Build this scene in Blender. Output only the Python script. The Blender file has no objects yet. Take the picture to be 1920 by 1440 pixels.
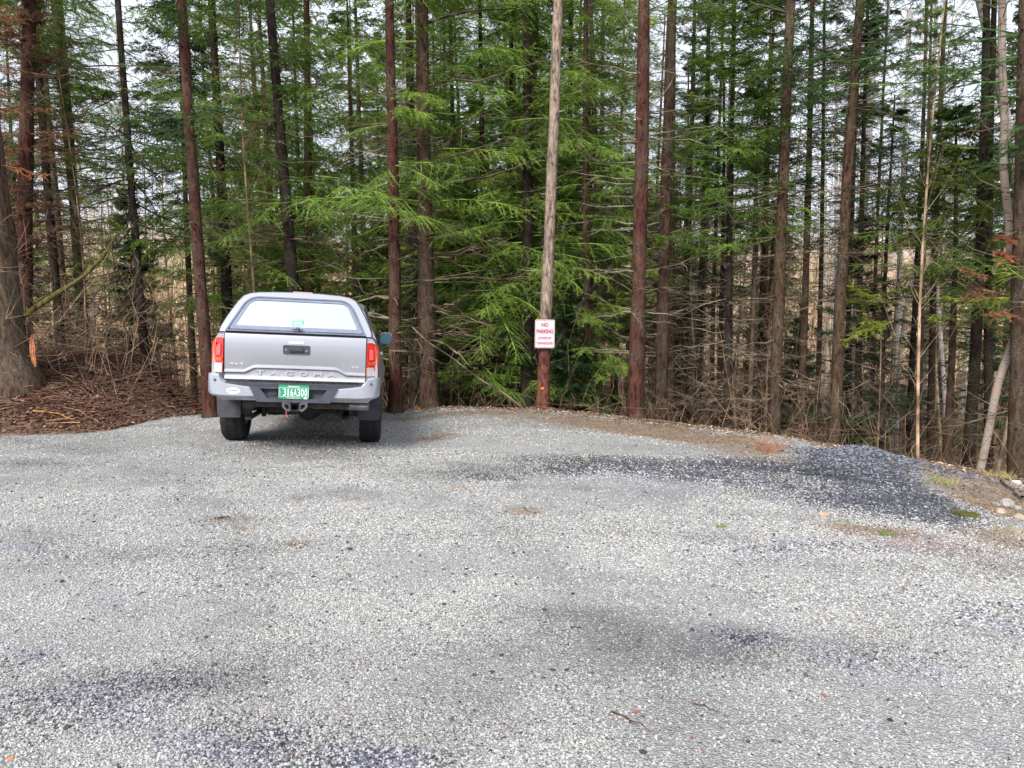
import bpy, bmesh, math
import numpy as np
from mathutils import Vector, Matrix, Euler
R = math.radians
PI = math.pi
SC = bpy.context.scene
COL = SC.collection

# ---------------------------------------------------------------- camera
CAM_H = 1.62
PITCH = R(6.7)
FPX = 1400.0            # focal length for a 1920 px wide frame
cam_d = bpy.data.cameras.new('camera')
cam = bpy.data.objects.new('camera', cam_d)
COL.objects.link(cam)
cam.location = (0, 0, CAM_H)
cam.rotation_euler = (PI / 2 - PITCH, 0, 0)
cam_d.sensor_width = 36
cam_d.lens = 36 * FPX / 1920
cam_d.clip_start = 0.05
cam_d.clip_end = 1500
SC.camera = cam

# ---------------------------------------------------------------- sky and sun
SUN_EL, SUN_AZ = R(42), R(202)       # azimuth from +Y, clockwise: behind the camera
w = bpy.data.worlds.new('World')
SC.world = w
w.use_nodes = True
nt = w.node_tree
for n in list(nt.nodes):
    nt.nodes.remove(n)
out = nt.nodes.new('ShaderNodeOutputWorld')
bg = nt.nodes.new('ShaderNodeBackground')
sky = nt.nodes.new('ShaderNodeTexSky')
sky.sky_type = 'NISHITA'
sky.sun_disc = False
sky.sun_elevation = SUN_EL
sky.sun_rotation = SUN_AZ
sky.dust_density = 3
mx = nt.nodes.new('ShaderNodeMix'); mx.data_type = 'RGBA'
tc = nt.nodes.new('ShaderNodeTexCoord')
nz = nt.nodes.new('ShaderNodeTexNoise'); nz.inputs['Scale'].default_value = 2.2; nz.inputs['Detail'].default_value = 6
rp = nt.nodes.new('ShaderNodeMapRange')
rp.inputs['From Min'].default_value = 0.35; rp.inputs['From Max'].default_value = 0.62
rp.inputs['To Min'].default_value = 0.62; rp.inputs['To Max'].default_value = 0.95
nt.links.new(tc.outputs['Generated'], nz.inputs['Vector'])
nt.links.new(nz.outputs['Fac'], rp.inputs['Value'])
nt.links.new(rp.outputs['Result'], mx.inputs['Factor'])
nt.links.new(sky.outputs['Color'], mx.inputs['A'])
mx.inputs['B'].default_value = (12.2, 12.9, 14.6, 1)      # thin bright overcast
nt.links.new(mx.outputs['Result'], bg.inputs['Color'])
bg.inputs['Strength'].default_value = 0.072
nt.links.new(bg.outputs[0], out.inputs[0])

sd = bpy.data.lights.new('sun', 'SUN')
sd.energy = 3.6
sd.angle = R(22)
sd.color = (1, 0.965, 0.92)
sun = bpy.data.objects.new('sun', sd)
COL.objects.link(sun)
sdir = Vector((math.sin(SUN_AZ) * math.cos(SUN_EL), math.cos(SUN_AZ) * math.cos(SUN_EL), math.sin(SUN_EL)))
sun.rotation_euler = sdir.to_track_quat('Z', 'Y').to_euler()
SC.view_settings.view_transform = 'Standard'
SC.view_settings.look = 'None'
SC.view_settings.exposure = 0.6
SC.view_settings.gamma = 1
SC.cycles.max_bounces = 6
SC.cycles.diffuse_bounces = 4
SC.cycles.glossy_bounces = 3
SC.cycles.transmission_bounces = 3
SC.cycles.transparent_max_bounces = 4
SC.cycles.use_denoising = True
try:
    SC.cycles.denoiser = 'OPENIMAGEDENOISE'
except Exception:
    pass

# ---------------------------------------------------------------- basic helpers
def at(px, py, Y):
    """world point that lies Y metres ahead along the sight line through a point of the 1920x1440 photograph"""
    u, v = (px - 960) / FPX, (720 - py) / FPX
    d = np.array([u, math.cos(PITCH) + v * math.sin(PITCH), -math.sin(PITCH) + v * math.cos(PITCH)])
    return np.array([0, 0, CAM_H]) + d * (Y / d[1])

def tag(o, label=None, cat=None, group=None, kind=None):
    if label: o['label'] = label
    if cat: o['category'] = cat
    if group: o['group'] = group
    if kind: o['kind'] = kind
    return o

def empty(name, loc, label, cat, group=None, rz=0.0):
    o = bpy.data.objects.new(name, None)
    COL.objects.link(o)
    o.location = loc
    o.rotation_euler = (0, 0, rz)
    o.empty_display_size = 0.2
    return tag(o, label, cat, group)

def link(name, me, parent=None, color=None):
    o = bpy.data.objects.new(name, me)
    COL.objects.link(o)
    if parent is not None: o.parent = parent
    if color is not None: o.color = (*color, 1)
    return o

def npmesh(name, V, quads=None, tris=None, mats=(), qmat=None, tmat=None, attrs=None, smooth=False, qsmooth=False):
    """mesh from numpy arrays; attrs = {name: float per vertex or (n,4) colour per vertex}"""
    me = bpy.data.meshes.new(name)
    V = np.asarray(V, dtype=np.float32)
    nq = 0 if quads is None else len(quads)
    ntr = 0 if tris is None else len(tris)
    me.vertices.add(len(V))
    me.vertices.foreach_set('co', V.ravel())
    loops = np.concatenate([np.asarray(quads, dtype=np.int32).ravel() if nq else np.zeros(0, np.int32),
                            np.asarray(tris, dtype=np.int32).ravel() if ntr else np.zeros(0, np.int32)])
    me.loops.add(len(loops))
    me.loops.foreach_set('vertex_index', loops)
    me.polygons.add(nq + ntr)
    st = np.concatenate([np.arange(nq) * 4, nq * 4 + np.arange(ntr) * 3]).astype(np.int32)
    me.polygons.foreach_set('loop_start', st)
    mi = np.zeros(nq + ntr, np.int32)
    if qmat is not None: mi[:nq] = qmat
    if tmat is not None: mi[nq:] = tmat
    me.polygons.foreach_set('material_index', mi)
    sm = np.zeros(nq + ntr, bool)
    if smooth: sm[:] = True
    if qsmooth: sm[:nq] = True
    me.polygons.foreach_set('use_smooth', sm)
    for m in mats: me.materials.append(m)
    if attrs:
        for k, a in attrs.items():
            a = np.asarray(a, dtype=np.float32)
            if a.ndim == 1:
                at_ = me.attributes.new(k, 'FLOAT', 'POINT'); at_.data.foreach_set('value', a)
            else:
                at_ = me.attributes.new(k, 'FLOAT_COLOR', 'POINT'); at_.data.foreach_set('color', a.ravel())
    me.update(calc_edges=True)
    return me

def norm(v):
    return v / np.maximum(np.linalg.norm(v, axis=-1, keepdims=True), 1e-9)

def tubes(P, Rr, k=3):
    """many tapered tubes at once: P (B,n,3), Rr (B,n) -> verts, quads"""
    P = np.asarray(P, float); Rr = np.asarray(Rr, float)
    B, n, _ = P.shape
    T = np.empty_like(P)
    T[:, 1:-1] = P[:, 2:] - P[:, :-2]
    T[:, 0] = P[:, 1] - P[:, 0]
    T[:, -1] = P[:, -1] - P[:, -2]
    T = norm(T)
    mean = norm(P[:, -1] - P[:, 0])
    ref = np.where(np.abs(mean[:, 2:3]) > 0.8, np.array([[1.0, 0, 0]]), np.array([[0, 0, 1.0]]))[:, None, :]
    A = norm(np.cross(T, np.broadcast_to(ref, T.shape)))
    Bv = np.cross(T, A)
    ang = np.arange(k) * 2 * PI / k
    V = P[:, :, None, :] + Rr[:, :, None, None] * (np.cos(ang)[None, None, :, None] * A[:, :, None, :] + np.sin(ang)[None, None, :, None] * Bv[:, :, None, :])
    idx = np.arange(B * n * k).reshape(B, n, k)
    a = idx[:, :-1, :]; b = np.roll(a, -1, axis=2)
    c = idx[:, 1:, :]; d = np.roll(c, -1, axis=2)
    Q = np.stack([a, c, d, b], axis=-1).reshape(-1, 4)
    return V.reshape(-1, 3), Q

def join(parts):
    """[(V,Q)] -> V,Q"""
    Vs, Qs, o = [], [], 0
    for V, Q in parts:
        Vs.append(V); Qs.append(Q + o); o += len(V)
    return np.concatenate(Vs), np.concatenate(Qs)

def sstep(a, b, x):
    t = np.clip((x - a) / (b - a), 0, 1)
    return t * t * (3 - 2 * t)

# cheap smooth noise in plan, sum of rotated sines with random phases
_rn = np.random.default_rng(5)
_ph = [( _rn.uniform(0, 2 * PI), _rn.uniform(0, 2 * PI), _rn.uniform(0, PI)) for _ in range(24)]
def wob(x, y, scale, s=0):
    z = 0
    for i in range(6):
        a, b, r = _ph[(i + s * 5) % 24]
        f = scale * (0.7 + 0.35 * i)
        c, d = math.cos(r + i), math.sin(r + i)
        z = z + np.sin(f * (c * x + d * y) + a) * np.cos(f * (d * x - c * y) * 0.83 + b) / (1 + 0.4 * i)
    return z / 3

# ---------------------------------------------------------------- materials
def new_mat(name):
    m = bpy.data.materials.new(name)
    m.use_nodes = True
    nt = m.node_tree
    b = nt.nodes['Principled BSDF']
    return m, nt, b

def simple(name, col, rough=0.5, metal=0.0, coat=0.0, noise=0.0, nscale=20, bump=0.0, spec=None, emis=None):
    m, nt, b = new_mat(name)
    b.inputs['Base Color'].default_value = (*col, 1)
    b.inputs['Roughness'].default_value = rough
    b.inputs['Metallic'].default_value = metal
    if 'Coat Weight' in b.inputs: b.inputs['Coat Weight'].default_value = coat
    if spec is not None: b.inputs['Specular IOR Level'].default_value = spec
    if emis: 
        b.inputs['Emission Color'].default_value = (*emis[:3], 1); b.inputs['Emission Strength'].default_value = emis[3]
    if noise or bump:
        tc = nt.nodes.new('ShaderNodeTexCoord')
        n = nt.nodes.new('ShaderNodeTexNoise'); n.inputs['Scale'].default_value = nscale; n.inputs['Detail'].default_value = 6
        nt.links.new(tc.outputs['Object'], n.inputs['Vector'])
        if noise:
            mr = nt.nodes.new('ShaderNodeMapRange')
            mr.inputs['From Min'].default_value = 0.3; mr.inputs['From Max'].default_value = 0.7
            mr.inputs['To Min'].default_value = 1 - noise; mr.inputs['To Max'].default_value = 1 + noise
            mul = nt.nodes.new('ShaderNodeVectorMath'); mul.operation = 'SCALE'
            mul.inputs[0].default_value = col
            nt.links.new(n.outputs['Fac'], mr.inputs['Value'])
            nt.links.new(mr.outputs['Result'], mul.inputs['Scale'])
            nt.links.new(mul.outputs['Vector'], b.inputs['Base Color'])
        if bump:
            bp = nt.nodes.new('ShaderNodeBump'); bp.inputs['Strength'].default_value = bump; bp.inputs['Distance'].default_value = 0.01
            nt.links.new(n.outputs['Fac'], bp.inputs['Height'])
            nt.links.new(bp.outputs['Normal'], b.inputs['Normal'])
    return m

def N(nt, t, **kw):
    n = nt.nodes.new(t)
    for k, v in kw.items():
        if k.startswith('_'): setattr(n, k[1:], v)
        else: n.inputs[k.replace('__', ' ')].default_value = v
    return n

def mixc(nt, f, a, b, mode='MIX'):
    m = nt.nodes.new('ShaderNodeMix'); m.data_type = 'RGBA'; m.blend_type = mode
    for s, v in (('Factor', f), ('A', a), ('B', b)):
        if isinstance(v, (int, float)): m.inputs[s].default_value = v
        elif isinstance(v, tuple): m.inputs[s].default_value = (*v, 1)
        else: nt.links.new(v, m.inputs[s])
    return m.outputs['Result']

def mapr(nt, v, a, b, c=0.0, d=1.0):
    m = nt.nodes.new('ShaderNodeMapRange')
    for s, q in (('From Min', a), ('From Max', b), ('To Min', c), ('To Max', d)): m.inputs[s].default_value = q
    nt.links.new(v, m.inputs['Value'])
    return m.outputs['Result']

def bark_mat(name, birch=False):
    m, nt, b = new_mat(name)
    oi = N(nt, 'ShaderNodeObjectInfo')
    tc = N(nt, 'ShaderNodeTexCoord')
    mp = N(nt, 'ShaderNodeMapping')
    mp.inputs['Scale'].default_value = (1, 1, 0.28) if not birch else (1, 1, 5)
    nt.links.new(tc.outputs['Object'], mp.inputs['Vector'])
    n1 = N(nt, 'ShaderNodeTexNoise', Scale=22.0 if not birch else 7.0, Detail=8.0, Roughness=0.7)
    nt.links.new(mp.outputs[0], n1.inputs['Vector'])
    n2 = N(nt, 'ShaderNodeTexNoise', Scale=2.2, Detail=4.0)
    nt.links.new(tc.outputs['Object'], n2.inputs['Vector'])
    vo = N(nt, 'ShaderNodeTexVoronoi', Scale=34.0)
    nt.links.new(tc.outputs['Object'], vo.inputs['Vector'])
    dark = mixc(nt, 1.0, oi.outputs['Color'], (0.22, 0.20, 0.19), 'MULTIPLY')
    lite = mixc(nt, 1.0, oi.outputs['Color'], (1.6, 1.55, 1.5), 'MULTIPLY')
    if birch:
        c = mixc(nt, mapr(nt, n1.outputs['Fac'], 0.56, 0.62), oi.outputs['Color'], (0.05, 0.04, 0.035))
        c = mixc(nt, mapr(nt, n2.outputs['Fac'], 0.45, 0.75, 0, 0.6), c, (0.30, 0.20, 0.13))
    else:
        c = mixc(nt, mapr(nt, n1.outputs['Fac'], 0.35, 0.66), dark, lite)
        c = mixc(nt, mapr(nt, n2.outputs['Fac'], 0.45, 0.7, 0, 0.4), c, (0.11, 0.11, 0.075))     # lichen
        sp = mapr(nt, vo.outputs['Distance'], 0.10, 0.2, 1, 0)
        sp2 = N(nt, 'ShaderNodeMath', _operation='MULTIPLY')
        nt.links.new(sp, sp2.inputs[0])
        nt.links.new(mapr(nt, n2.outputs['Fac'], 0.46, 0.6), sp2.inputs[1])
        c = mixc(nt, sp2.outputs[0], c, (0.34, 0.32, 0.28))
    nt.links.new(c, b.inputs['Base Color'])
    b.inputs['Roughness'].default_value = 0.9
    b.inputs['Specular IOR Level'].default_value = 0.12
    bp = N(nt, 'ShaderNodeBump', Strength=1.0 if not birch else 0.3, Distance=0.035)
    nt.links.new(n1.outputs['Fac'], bp.inputs['Height'])
    nt.links.new(bp.outputs[0], b.inputs['Normal'])
    return m

def twig_mat(name):
    m, nt, b = new_mat(name)
    oi = N(nt, 'ShaderNodeObjectInfo')
    tc = N(nt, 'ShaderNodeTexCoord')
    n2 = N(nt, 'ShaderNodeTexNoise', Scale=3.5, Detail=3.0)
    nt.links.new(tc.outputs['Object'], n2.inputs['Vector'])
    a = mixc(nt, 1.0, oi.outputs['Color'], (0.45, 0.42, 0.42), 'MULTIPLY')
    lite = mixc(nt, 1.0, oi.outputs['Color'], (1.9, 1.9, 1.8), 'MULTIPLY')
    c = mixc(nt, mapr(nt, n2.outputs['Fac'], 0.38, 0.62), a, lite)
    nt.links.new(c, b.inputs['Base Color'])
    b.inputs['Roughness'].default_value = 0.9
    b.inputs['Specular IOR Level'].default_value = 0.2
    return m

def needle_mat(name):
    m, nt, b = new_mat(name)
    oi = N(nt, 'ShaderNodeObjectInfo')
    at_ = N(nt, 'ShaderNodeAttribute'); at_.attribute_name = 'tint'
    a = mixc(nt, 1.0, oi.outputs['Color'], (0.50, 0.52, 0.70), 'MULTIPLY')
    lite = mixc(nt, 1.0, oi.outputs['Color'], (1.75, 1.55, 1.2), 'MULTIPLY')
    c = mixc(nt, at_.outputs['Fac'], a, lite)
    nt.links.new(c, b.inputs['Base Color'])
    b.inputs['Roughness'].default_value = 0.55
    b.inputs['Specular IOR Level'].default_value = 0.35
    tr = N(nt, 'ShaderNodeBsdfTranslucent')
    nt.links.new(c, tr.inputs['Color'])
    ms = N(nt, 'ShaderNodeMixShader', Fac=0.35)
    nt.links.new(b.outputs[0], ms.inputs[1]); nt.links.new(tr.outputs[0], ms.inputs[2])
    nt.links.new(ms.outputs[0], nt.nodes['Material Output'].inputs['Surface'])
    return m

M_BARK = bark_mat('conifer_bark')
M_BIRCH = bark_mat('birch_bark', True)
M_TWIG = twig_mat('dead_twig')
M_NEEDLE = needle_mat('needles')
# ================================================================ terrain
CREST = [  # (px, py, distance ahead) of the rim of the gravel turnaround
    (-900, 840, 7.0), (-300, 830, 8.6), (0, 818, 9.1), (180, 812, 9.6), (330, 781, 11.3), (400, 773, 12.8), (565, 766, 14.2), (740, 765, 13.4),
    (860, 765, 12.8), (1017, 768, 12.2), (1100, 776, 11.9), (1191, 787, 11.5), (1300, 800, 11.3), (1400, 810, 11.0),
    (1480, 822, 10.6), (1560, 838, 10.2), (1700, 862, 9.5), (1850, 888, 8.6), (1920, 906, 8.0), (2100, 960, 7.2), (2500, 1060, 6.2)]
_cp = np.array([at(*c) for c in CREST])
_cth = np.arctan2(_cp[:, 0], _cp[:, 1])
_crr = np.hypot(_cp[:, 0], _cp[:, 1])
_cz = _cp[:, 2]
# further round: the open road behind the camera
_cth = np.concatenate([[-PI, -2.0], _cth, [1.6, 2.2, PI]])
_crr = np.concatenate([[26, 14], _crr, [7.5, 14, 26]])
_cz = np.concatenate([[-0.2, -0.1], _cz, [-0.4, -0.1, -0.2]])

TR = {}      # the truck's footprint, filled in below

def crest(th):
    return np.interp(th, _cth, _crr), np.interp(th, _cth, _cz)

def bump(x, y, cx, cy, sx, sy, a, rot=0.0):
    dx, dy = x - cx, y - cy
    c, s = math.cos(rot), math.sin(rot)
    u, v = c * dx + s * dy, -s * dx + c * dy
    return a * np.exp(-(u / sx) ** 2 - (v / sy) ** 2)

def gz0(x, y):
    x = np.asarray(x, float); y = np.asarray(y, float)
    r = np.hypot(x, y); th = np.arctan2(x, y)
    rc, zc = crest(th)
    t = r / rc
    z = zc * np.minimum(t, 1) ** 2.5
    d = np.maximum(r - rc, 0)
    # outside the rim: right and centre fall to the forest floor, left rises to the brush bank first
    side = sstep(-0.36, -0.46, th)                      # 1 on the left
    fall = -(0.62 * np.minimum(d, 2.6) * sstep(0, 0.9, d)) - 0.045 * np.clip(d - 2.6, 0, 30)
    fall_l = -(0.16 * np.clip(d - 2.2, 0, 9)) - 0.04 * np.clip(d - 11, 0, 30)
    z = z + fall * (1 - side) + fall_l * side
    # far hillside that shows through the stems
    hill = 8 * sstep(42, 125, r) * (0.62 + 0.38 * np.cos((th + 0.62) * 2.2)) + 3 * sstep(45, 110, r) * np.exp(-((th - 0.42) / 0.22) ** 2)
    z = z + hill * sstep(1.9, 1.2, np.abs(th))
    return z

def gz1(x, y):
    z = gz0(x, y)
    r = np.hypot(x, y); th = np.arctan2(x, y)
    rc, _ = crest(th)
    out_ = sstep(0.05, 0.9, r - rc) * sstep(-0.30, -0.42, th)
    # brush bank on the left
    for (px, py, Y, sx, sy, a) in BANK:
        p = at(px, py, Y)
        z = z + bump(x, y, p[0], p[1], sx, sy, a) * out_
    for q in HEAPS:
        z = z + bump(x, y, *q)
    h0 = HEAPS[0]; z = z + 0.022 * wob(x, y, 8.0, 1) * bump(x, y, h0[0], h0[1] - .3, 1.1, .8, 1.0)
    z = z + 0.012 * wob(x, y, 2.2) + 0.007 * wob(x, y, 7.0, 1) + 0.006 * wob(x, y, 17.0, 2) * sstep(4, 7, r) + 0.05 * wob(x, y, 0.9, 2) * sstep(0.2, 2, r - rc)
    return z

BANK = [(20, 740, 11.2, 1.6, 1.3, 0.38), (160, 720, 12.4, 1.5, 1.2, 0.52), (260, 735, 12.6, 1.1, 1.2, 0.35), (60, 790, 10.2, 1.3, 0.5, 0.10), (-200, 740, 10.5, 2.0, 1.5, 0.5)]
HEAPS = []
def hp(px, py, Y, sx, sy, a, rot=0.0):
    p = at(px, py, Y)
    HEAPS.append((p[0], p[1], sx, sy, a, rot))
hp(1612, 885, 8.75, 0.36, 0.30, 0.115)
hp(1690, 925, 8.2, 0.50, 0.40, 0.15, -0.5)
hp(1530, 900, 8.7, 0.75, 0.28, 0.07, -0.1)
hp(1475, 835, 10.0, 0.40, 0.25, 0.07)
hp(1400, 905, 8.8, 0.9, 0.25, 0.05)
hp(1000, 900, 8.3, 1.3, 0.22, -0.035)
hp(1050, 870, 9.3, 1.6, 0.35, 0.03)
hp(1200, 1190, 4.35, 1.3, 0.16, -0.02, -0.15)
hp(1100, 1130, 4.75, 1.5, 0.25, 0.02, -0.1)
hp(1820, 940, 7.6, 0.6, 0.35, 0.06)

def gz(x, y):
    z = gz1(x, y)
    if TR:
        lx = (x - TR['x']) * TR['c'] + (y - TR['y']) * TR['s']
        ly = -(x - TR['x']) * TR['s'] + (y - TR['y']) * TR['c']
        pl = TR['z'] + TR['gx'] * lx + TR['gy'] * ly
        wx = sstep(2.1, 1.0, np.abs(lx)); wy = sstep(3.1, 2.0, np.abs(ly - 1.6))
        wgt = wx * wy
        z = z * (1 - wgt) + (pl + 0.004 * wob(x, y, 7.0, 1)) * wgt
    return z

def hit(px, py):
    """ground point seen at a point of the photograph (marching along the sight line)"""
    a = at(px, py, 1.0); o = np.array([0, 0, CAM_H]); d = a - o
    Y = np.arange(1.2, 40, .05)
    P = o + d * Y[:, None]
    k = np.nonzero(P[:, 2] <= gz(P[:, 0], P[:, 1]))[0]
    if not len(k): return P[-1]
    Y = np.linspace(Y[max(k[0] - 1, 0)], Y[k[0]], 12); P = o + d * Y[:, None]
    k = np.nonzero(P[:, 2] <= gz(P[:, 0], P[:, 1]))[0]
    return P[k[0]] if len(k) else P[-1]

# truck pose: origin on the ground midway between the rear tyres; slopes of the ground it stands on
_p = at(570, 825.5, 8.95)
T_YAW = R(10.0)                                            # turned to the left
TR.update(x=_p[0], y=_p[1], z=_p[2], c=math.cos(T_YAW), s=math.sin(T_YAW), gx=-math.tan(R(2.9)), gy=-math.tan(R(3.5)))

# ---------------------------------------------------------------- colour patches of the ground, in plan
PATCH = []   # (kind, x, y, sx, sy, rot, strength)
def patch(kind, px, py, wpx, hpx, s=1.0):
    a = hit(px, py); l = hit(px - wpx / 2, py); u = hit(px, max(py - hpx / 2, 768)); d = hit(px, py + hpx / 2)
    PATCH.append((kind, a[0], a[1], abs(a[0] - l[0]) + .02, max(abs(u[1] - d[1]) / 2, .03), 0.0, s))
for q in [
    ('blue', 1210, 870, 400, 28, .9), ('blue', 1420, 872, 200, 38, .95), ('blue', 1250, 890, 200, 20, .5), ('blue', 1060, 882, 150, 18, .7), ('blue', 1640, 905, 170, 84, 1.3), ('blue', 1560, 870, 150, 44, .8),
    ('blue', 1700, 945, 170, 60, 1.1), ('blue', 1500, 918, 220, 36, .5), ('blue', 1600, 950, 190, 36, .65), ('blue', 1360, 900, 220, 22, .42), ('dark', 1480, 930, 260, 30, .4), ('blue', 1760, 960, 80, 40, .8), ('blue', 900, 895, 60, 14, .45), ('blue', 950, 897, 60, 14, .45),
    ('blue', 470, 1390, 300, 90, .38), ('blue', 130, 1330, 360, 90, .34), ('blue', 300, 1280, 200, 50, .28), ('blue', 690, 1430, 300, 60, .45), ('blue', 30, 1240, 140, 40, .3),
    ('blue', 1400, 1195, 110, 26, .5), ('blue', 1650, 1240, 260, 50, .15), ('blue', 60, 1025, 160, 30, .18), ('blue', 1860, 1150, 240, 60, .16), ('blue', 1430, 1030, 150, 24, .25), ('blue', 1560, 1024, 160, 20, .25),
    ('dark', 640, 1380, 420, 120, .24), ('dark', 200, 1290, 480, 70, .20), ('dark', 880, 1340, 300, 160, .25), ('dark', 380, 1270, 300, 60, .25),
    ('dark', 1010, 1150, 260, 34, .42), ('dark', 1150, 1170, 360, 50, .36), ('dark', 1420, 1215, 380, 70, .42), ('dark', 1330, 1240, 420, 60, .25), ('dark', 1700, 1180, 360, 60, .22),
    ('dark', 70, 1000, 260, 30, .38), ('dark', 200, 1040, 420, 30, .2), ('dark', 60, 868, 160, 22, .6), ('dark', 350, 940, 240, 24, .25), ('dark', 650, 925, 110, 30, .4), ('dark', 560, 935, 50, 14, .5), ('dark', 430, 975, 160, 16, .4),
    ('dark', 860, 890, 170, 30, .6), ('dark', 920, 880, 300, 26, .5), ('dark', 1050, 862, 260, 18, .5), ('dark', 1250, 840, 300, 16, .35),
    ('dark', 1080, 915, 60, 14, .45), ('dark', 980, 912, 70, 12, .4), ('dark', 1230, 925, 160, 16, .3), ('dark', 1430, 965, 220, 20, .35), ('dark', 1600, 1060, 500, 30, .3), ('dark', 1350, 1010, 160, 12, .4), ('dark', 1480, 905, 130, 24, .35),
    ('dark', 560, 850, 330, 26, .32), ('dark', 500, 800, 120, 30, .25), ('dark', 200, 845, 300, 18, .3), ('dark', 280, 905, 220, 16, .3), ('dark', 1850, 1060, 200, 40, .4), ('dark', 1560, 890, 90, 22, .5),
    ('soil', 1120, 789, 420, 18, .9), ('soil', 900, 774, 380, 10, .8), ('soil', 1270, 815, 300, 22, .85), ('soil', 1400, 840, 170, 24, .7), ('soil', 1340, 828, 220, 18, .7), ('soil', 1170, 806, 260, 16, .5),
    ('soil', 822, 820, 70, 16, .75), ('soil', 985, 958, 60, 20, .75), ('soil', 415, 973, 50, 11, .75), ('soil', 455, 992, 40, 11, .7), ('soil', 560, 1020, 60, 11, .6), ('soil', 865, 915, 40, 12, .5), ('soil', 562, 934, 28, 10, .5),
    ('soil', 1650, 995, 170, 22, .8), ('soil', 1560, 985, 80, 14, .4), ('soil', 1820, 900, 160, 50, 1.2), ('soil', 1900, 950, 120, 60, 1.1), ('soil', 1880, 1010, 120, 50, .7), ('soil', 1760, 868, 120, 16, .8),
    ('soil', 1170, 1348, 90, 22, .25), ('soil', 975, 818, 50, 8, .4), ('soil', 640, 1050, 30, 12, .3), ('soil', 1160, 995, 40, 10, .3), ('pink', 1720, 1010, 260, 50, .6), ('pink', 1850, 1050, 150, 60, .4), ('pink', 660, 935, 40, 12, .5),
    ('viol', 470, 1390, 340, 100, .9), ('viol', 130, 1330, 400, 90, .8), ('viol', 30, 1240, 200, 60, .7), ('viol', 300, 1280, 260, 50, .6), ('viol', 690, 1430, 360, 60, .9), ('viol', 1650, 1250, 420, 80, .8), ('viol', 1860, 1150, 300, 70, .8),
    ('viol', 1430, 1030, 260, 40, .8), ('viol', 1560, 1024, 200, 30, .8), ('viol', 1400, 1195, 200, 40, .8), ('viol', 60, 1025, 240, 40, .7), ('viol', 1700, 1400, 400, 80, .6), ('viol', 210, 1130, 80, 20, .6), ('viol', 1200, 900, 400, 40, .7), ('viol', 1500, 930, 300, 40, .8), ('viol', 1760, 1180, 200, 40, .7),
    ('pink', 250, 1150, 60, 20, .25), ('pink', 950, 962, 40, 10, .3), ('pink', 1200, 800, 400, 16, .35), ('pink', 60, 872, 60, 8, .4), ('pink', 475, 836, 60, 10, .35)]:
    patch(*q)

for q_ in HEAPS[:2]: PATCH.append(('blue', q_[0], q_[1], q_[2] * 1.15, q_[3] * 1.3, 0.0, 1.1))

def field(kind, x, y):
    f = np.zeros_like(x)
    for (k, cx, cy, sx, sy, ro, s) in PATCH:
        if k != kind: continue
        wx = x + 0.25 * sx * wob(x, y, 2.5 / max(sx, .2), 3)
        e = ((wx - cx) / sx + .30 * wob(x, y, 5.0, 2) + .25 * wob(x, y, 13.0, 0)) ** 2 + ((y - cy) / sy) ** 2
        f = f + s * np.exp(-e ** 1.3)
    r = np.hypot(x, y); th = np.arctan2(x, y)
    rc, _ = crest(th)
    if kind == 'soil':
        edge = np.where(th < -0.36, 0.0, -0.35)
        f = f + sstep(edge - 0.1, edge + 0.35, r - rc + 0.12 * wob(x, y, 4.0, 2)) * 1.3
        f = f - 0.9 * np.exp(-((r - rc + 0.18) / 0.16) ** 2) * (th > -0.3) * (th < 0.47)
    if kind == 'viol':
        f = f * sstep(-.35, .35, wob(x, y, 6.0, 1) + .6 * wob(x, y, 15.0, 2))
    if kind == 'dark':
        f = f * (.82 + .25 * wob(x, y, 9.0, 1) + .2 * wob(x, y, 21.0, 2))
        f = f + 0.13 * sstep(4.6, 2.6, r) + 0.14 * wob(x, y, 1.1, 2) + 0.16 * wob(x * .45, y * 1.6, 1.5, 1) + 0.10 * wob(x, y, 4.5, 0) * sstep(2, 6, r) + 0.05
        a1 = np.hypot(x + 9.5, y - 1.0)
        for q_ in (8.6, 10.3): f = f + .16 * np.exp(-((a1 - q_) / .22) ** 2) * (y > 1)
        a2 = np.hypot(x - 1.0, y + 6.5)
        for q_ in (9.9, 11.6, 14.2): f = f + .17 * np.exp(-((a2 - q_) / .16) ** 2) * (y > 1)
    return np.clip(f, 0, 1.3)

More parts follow.
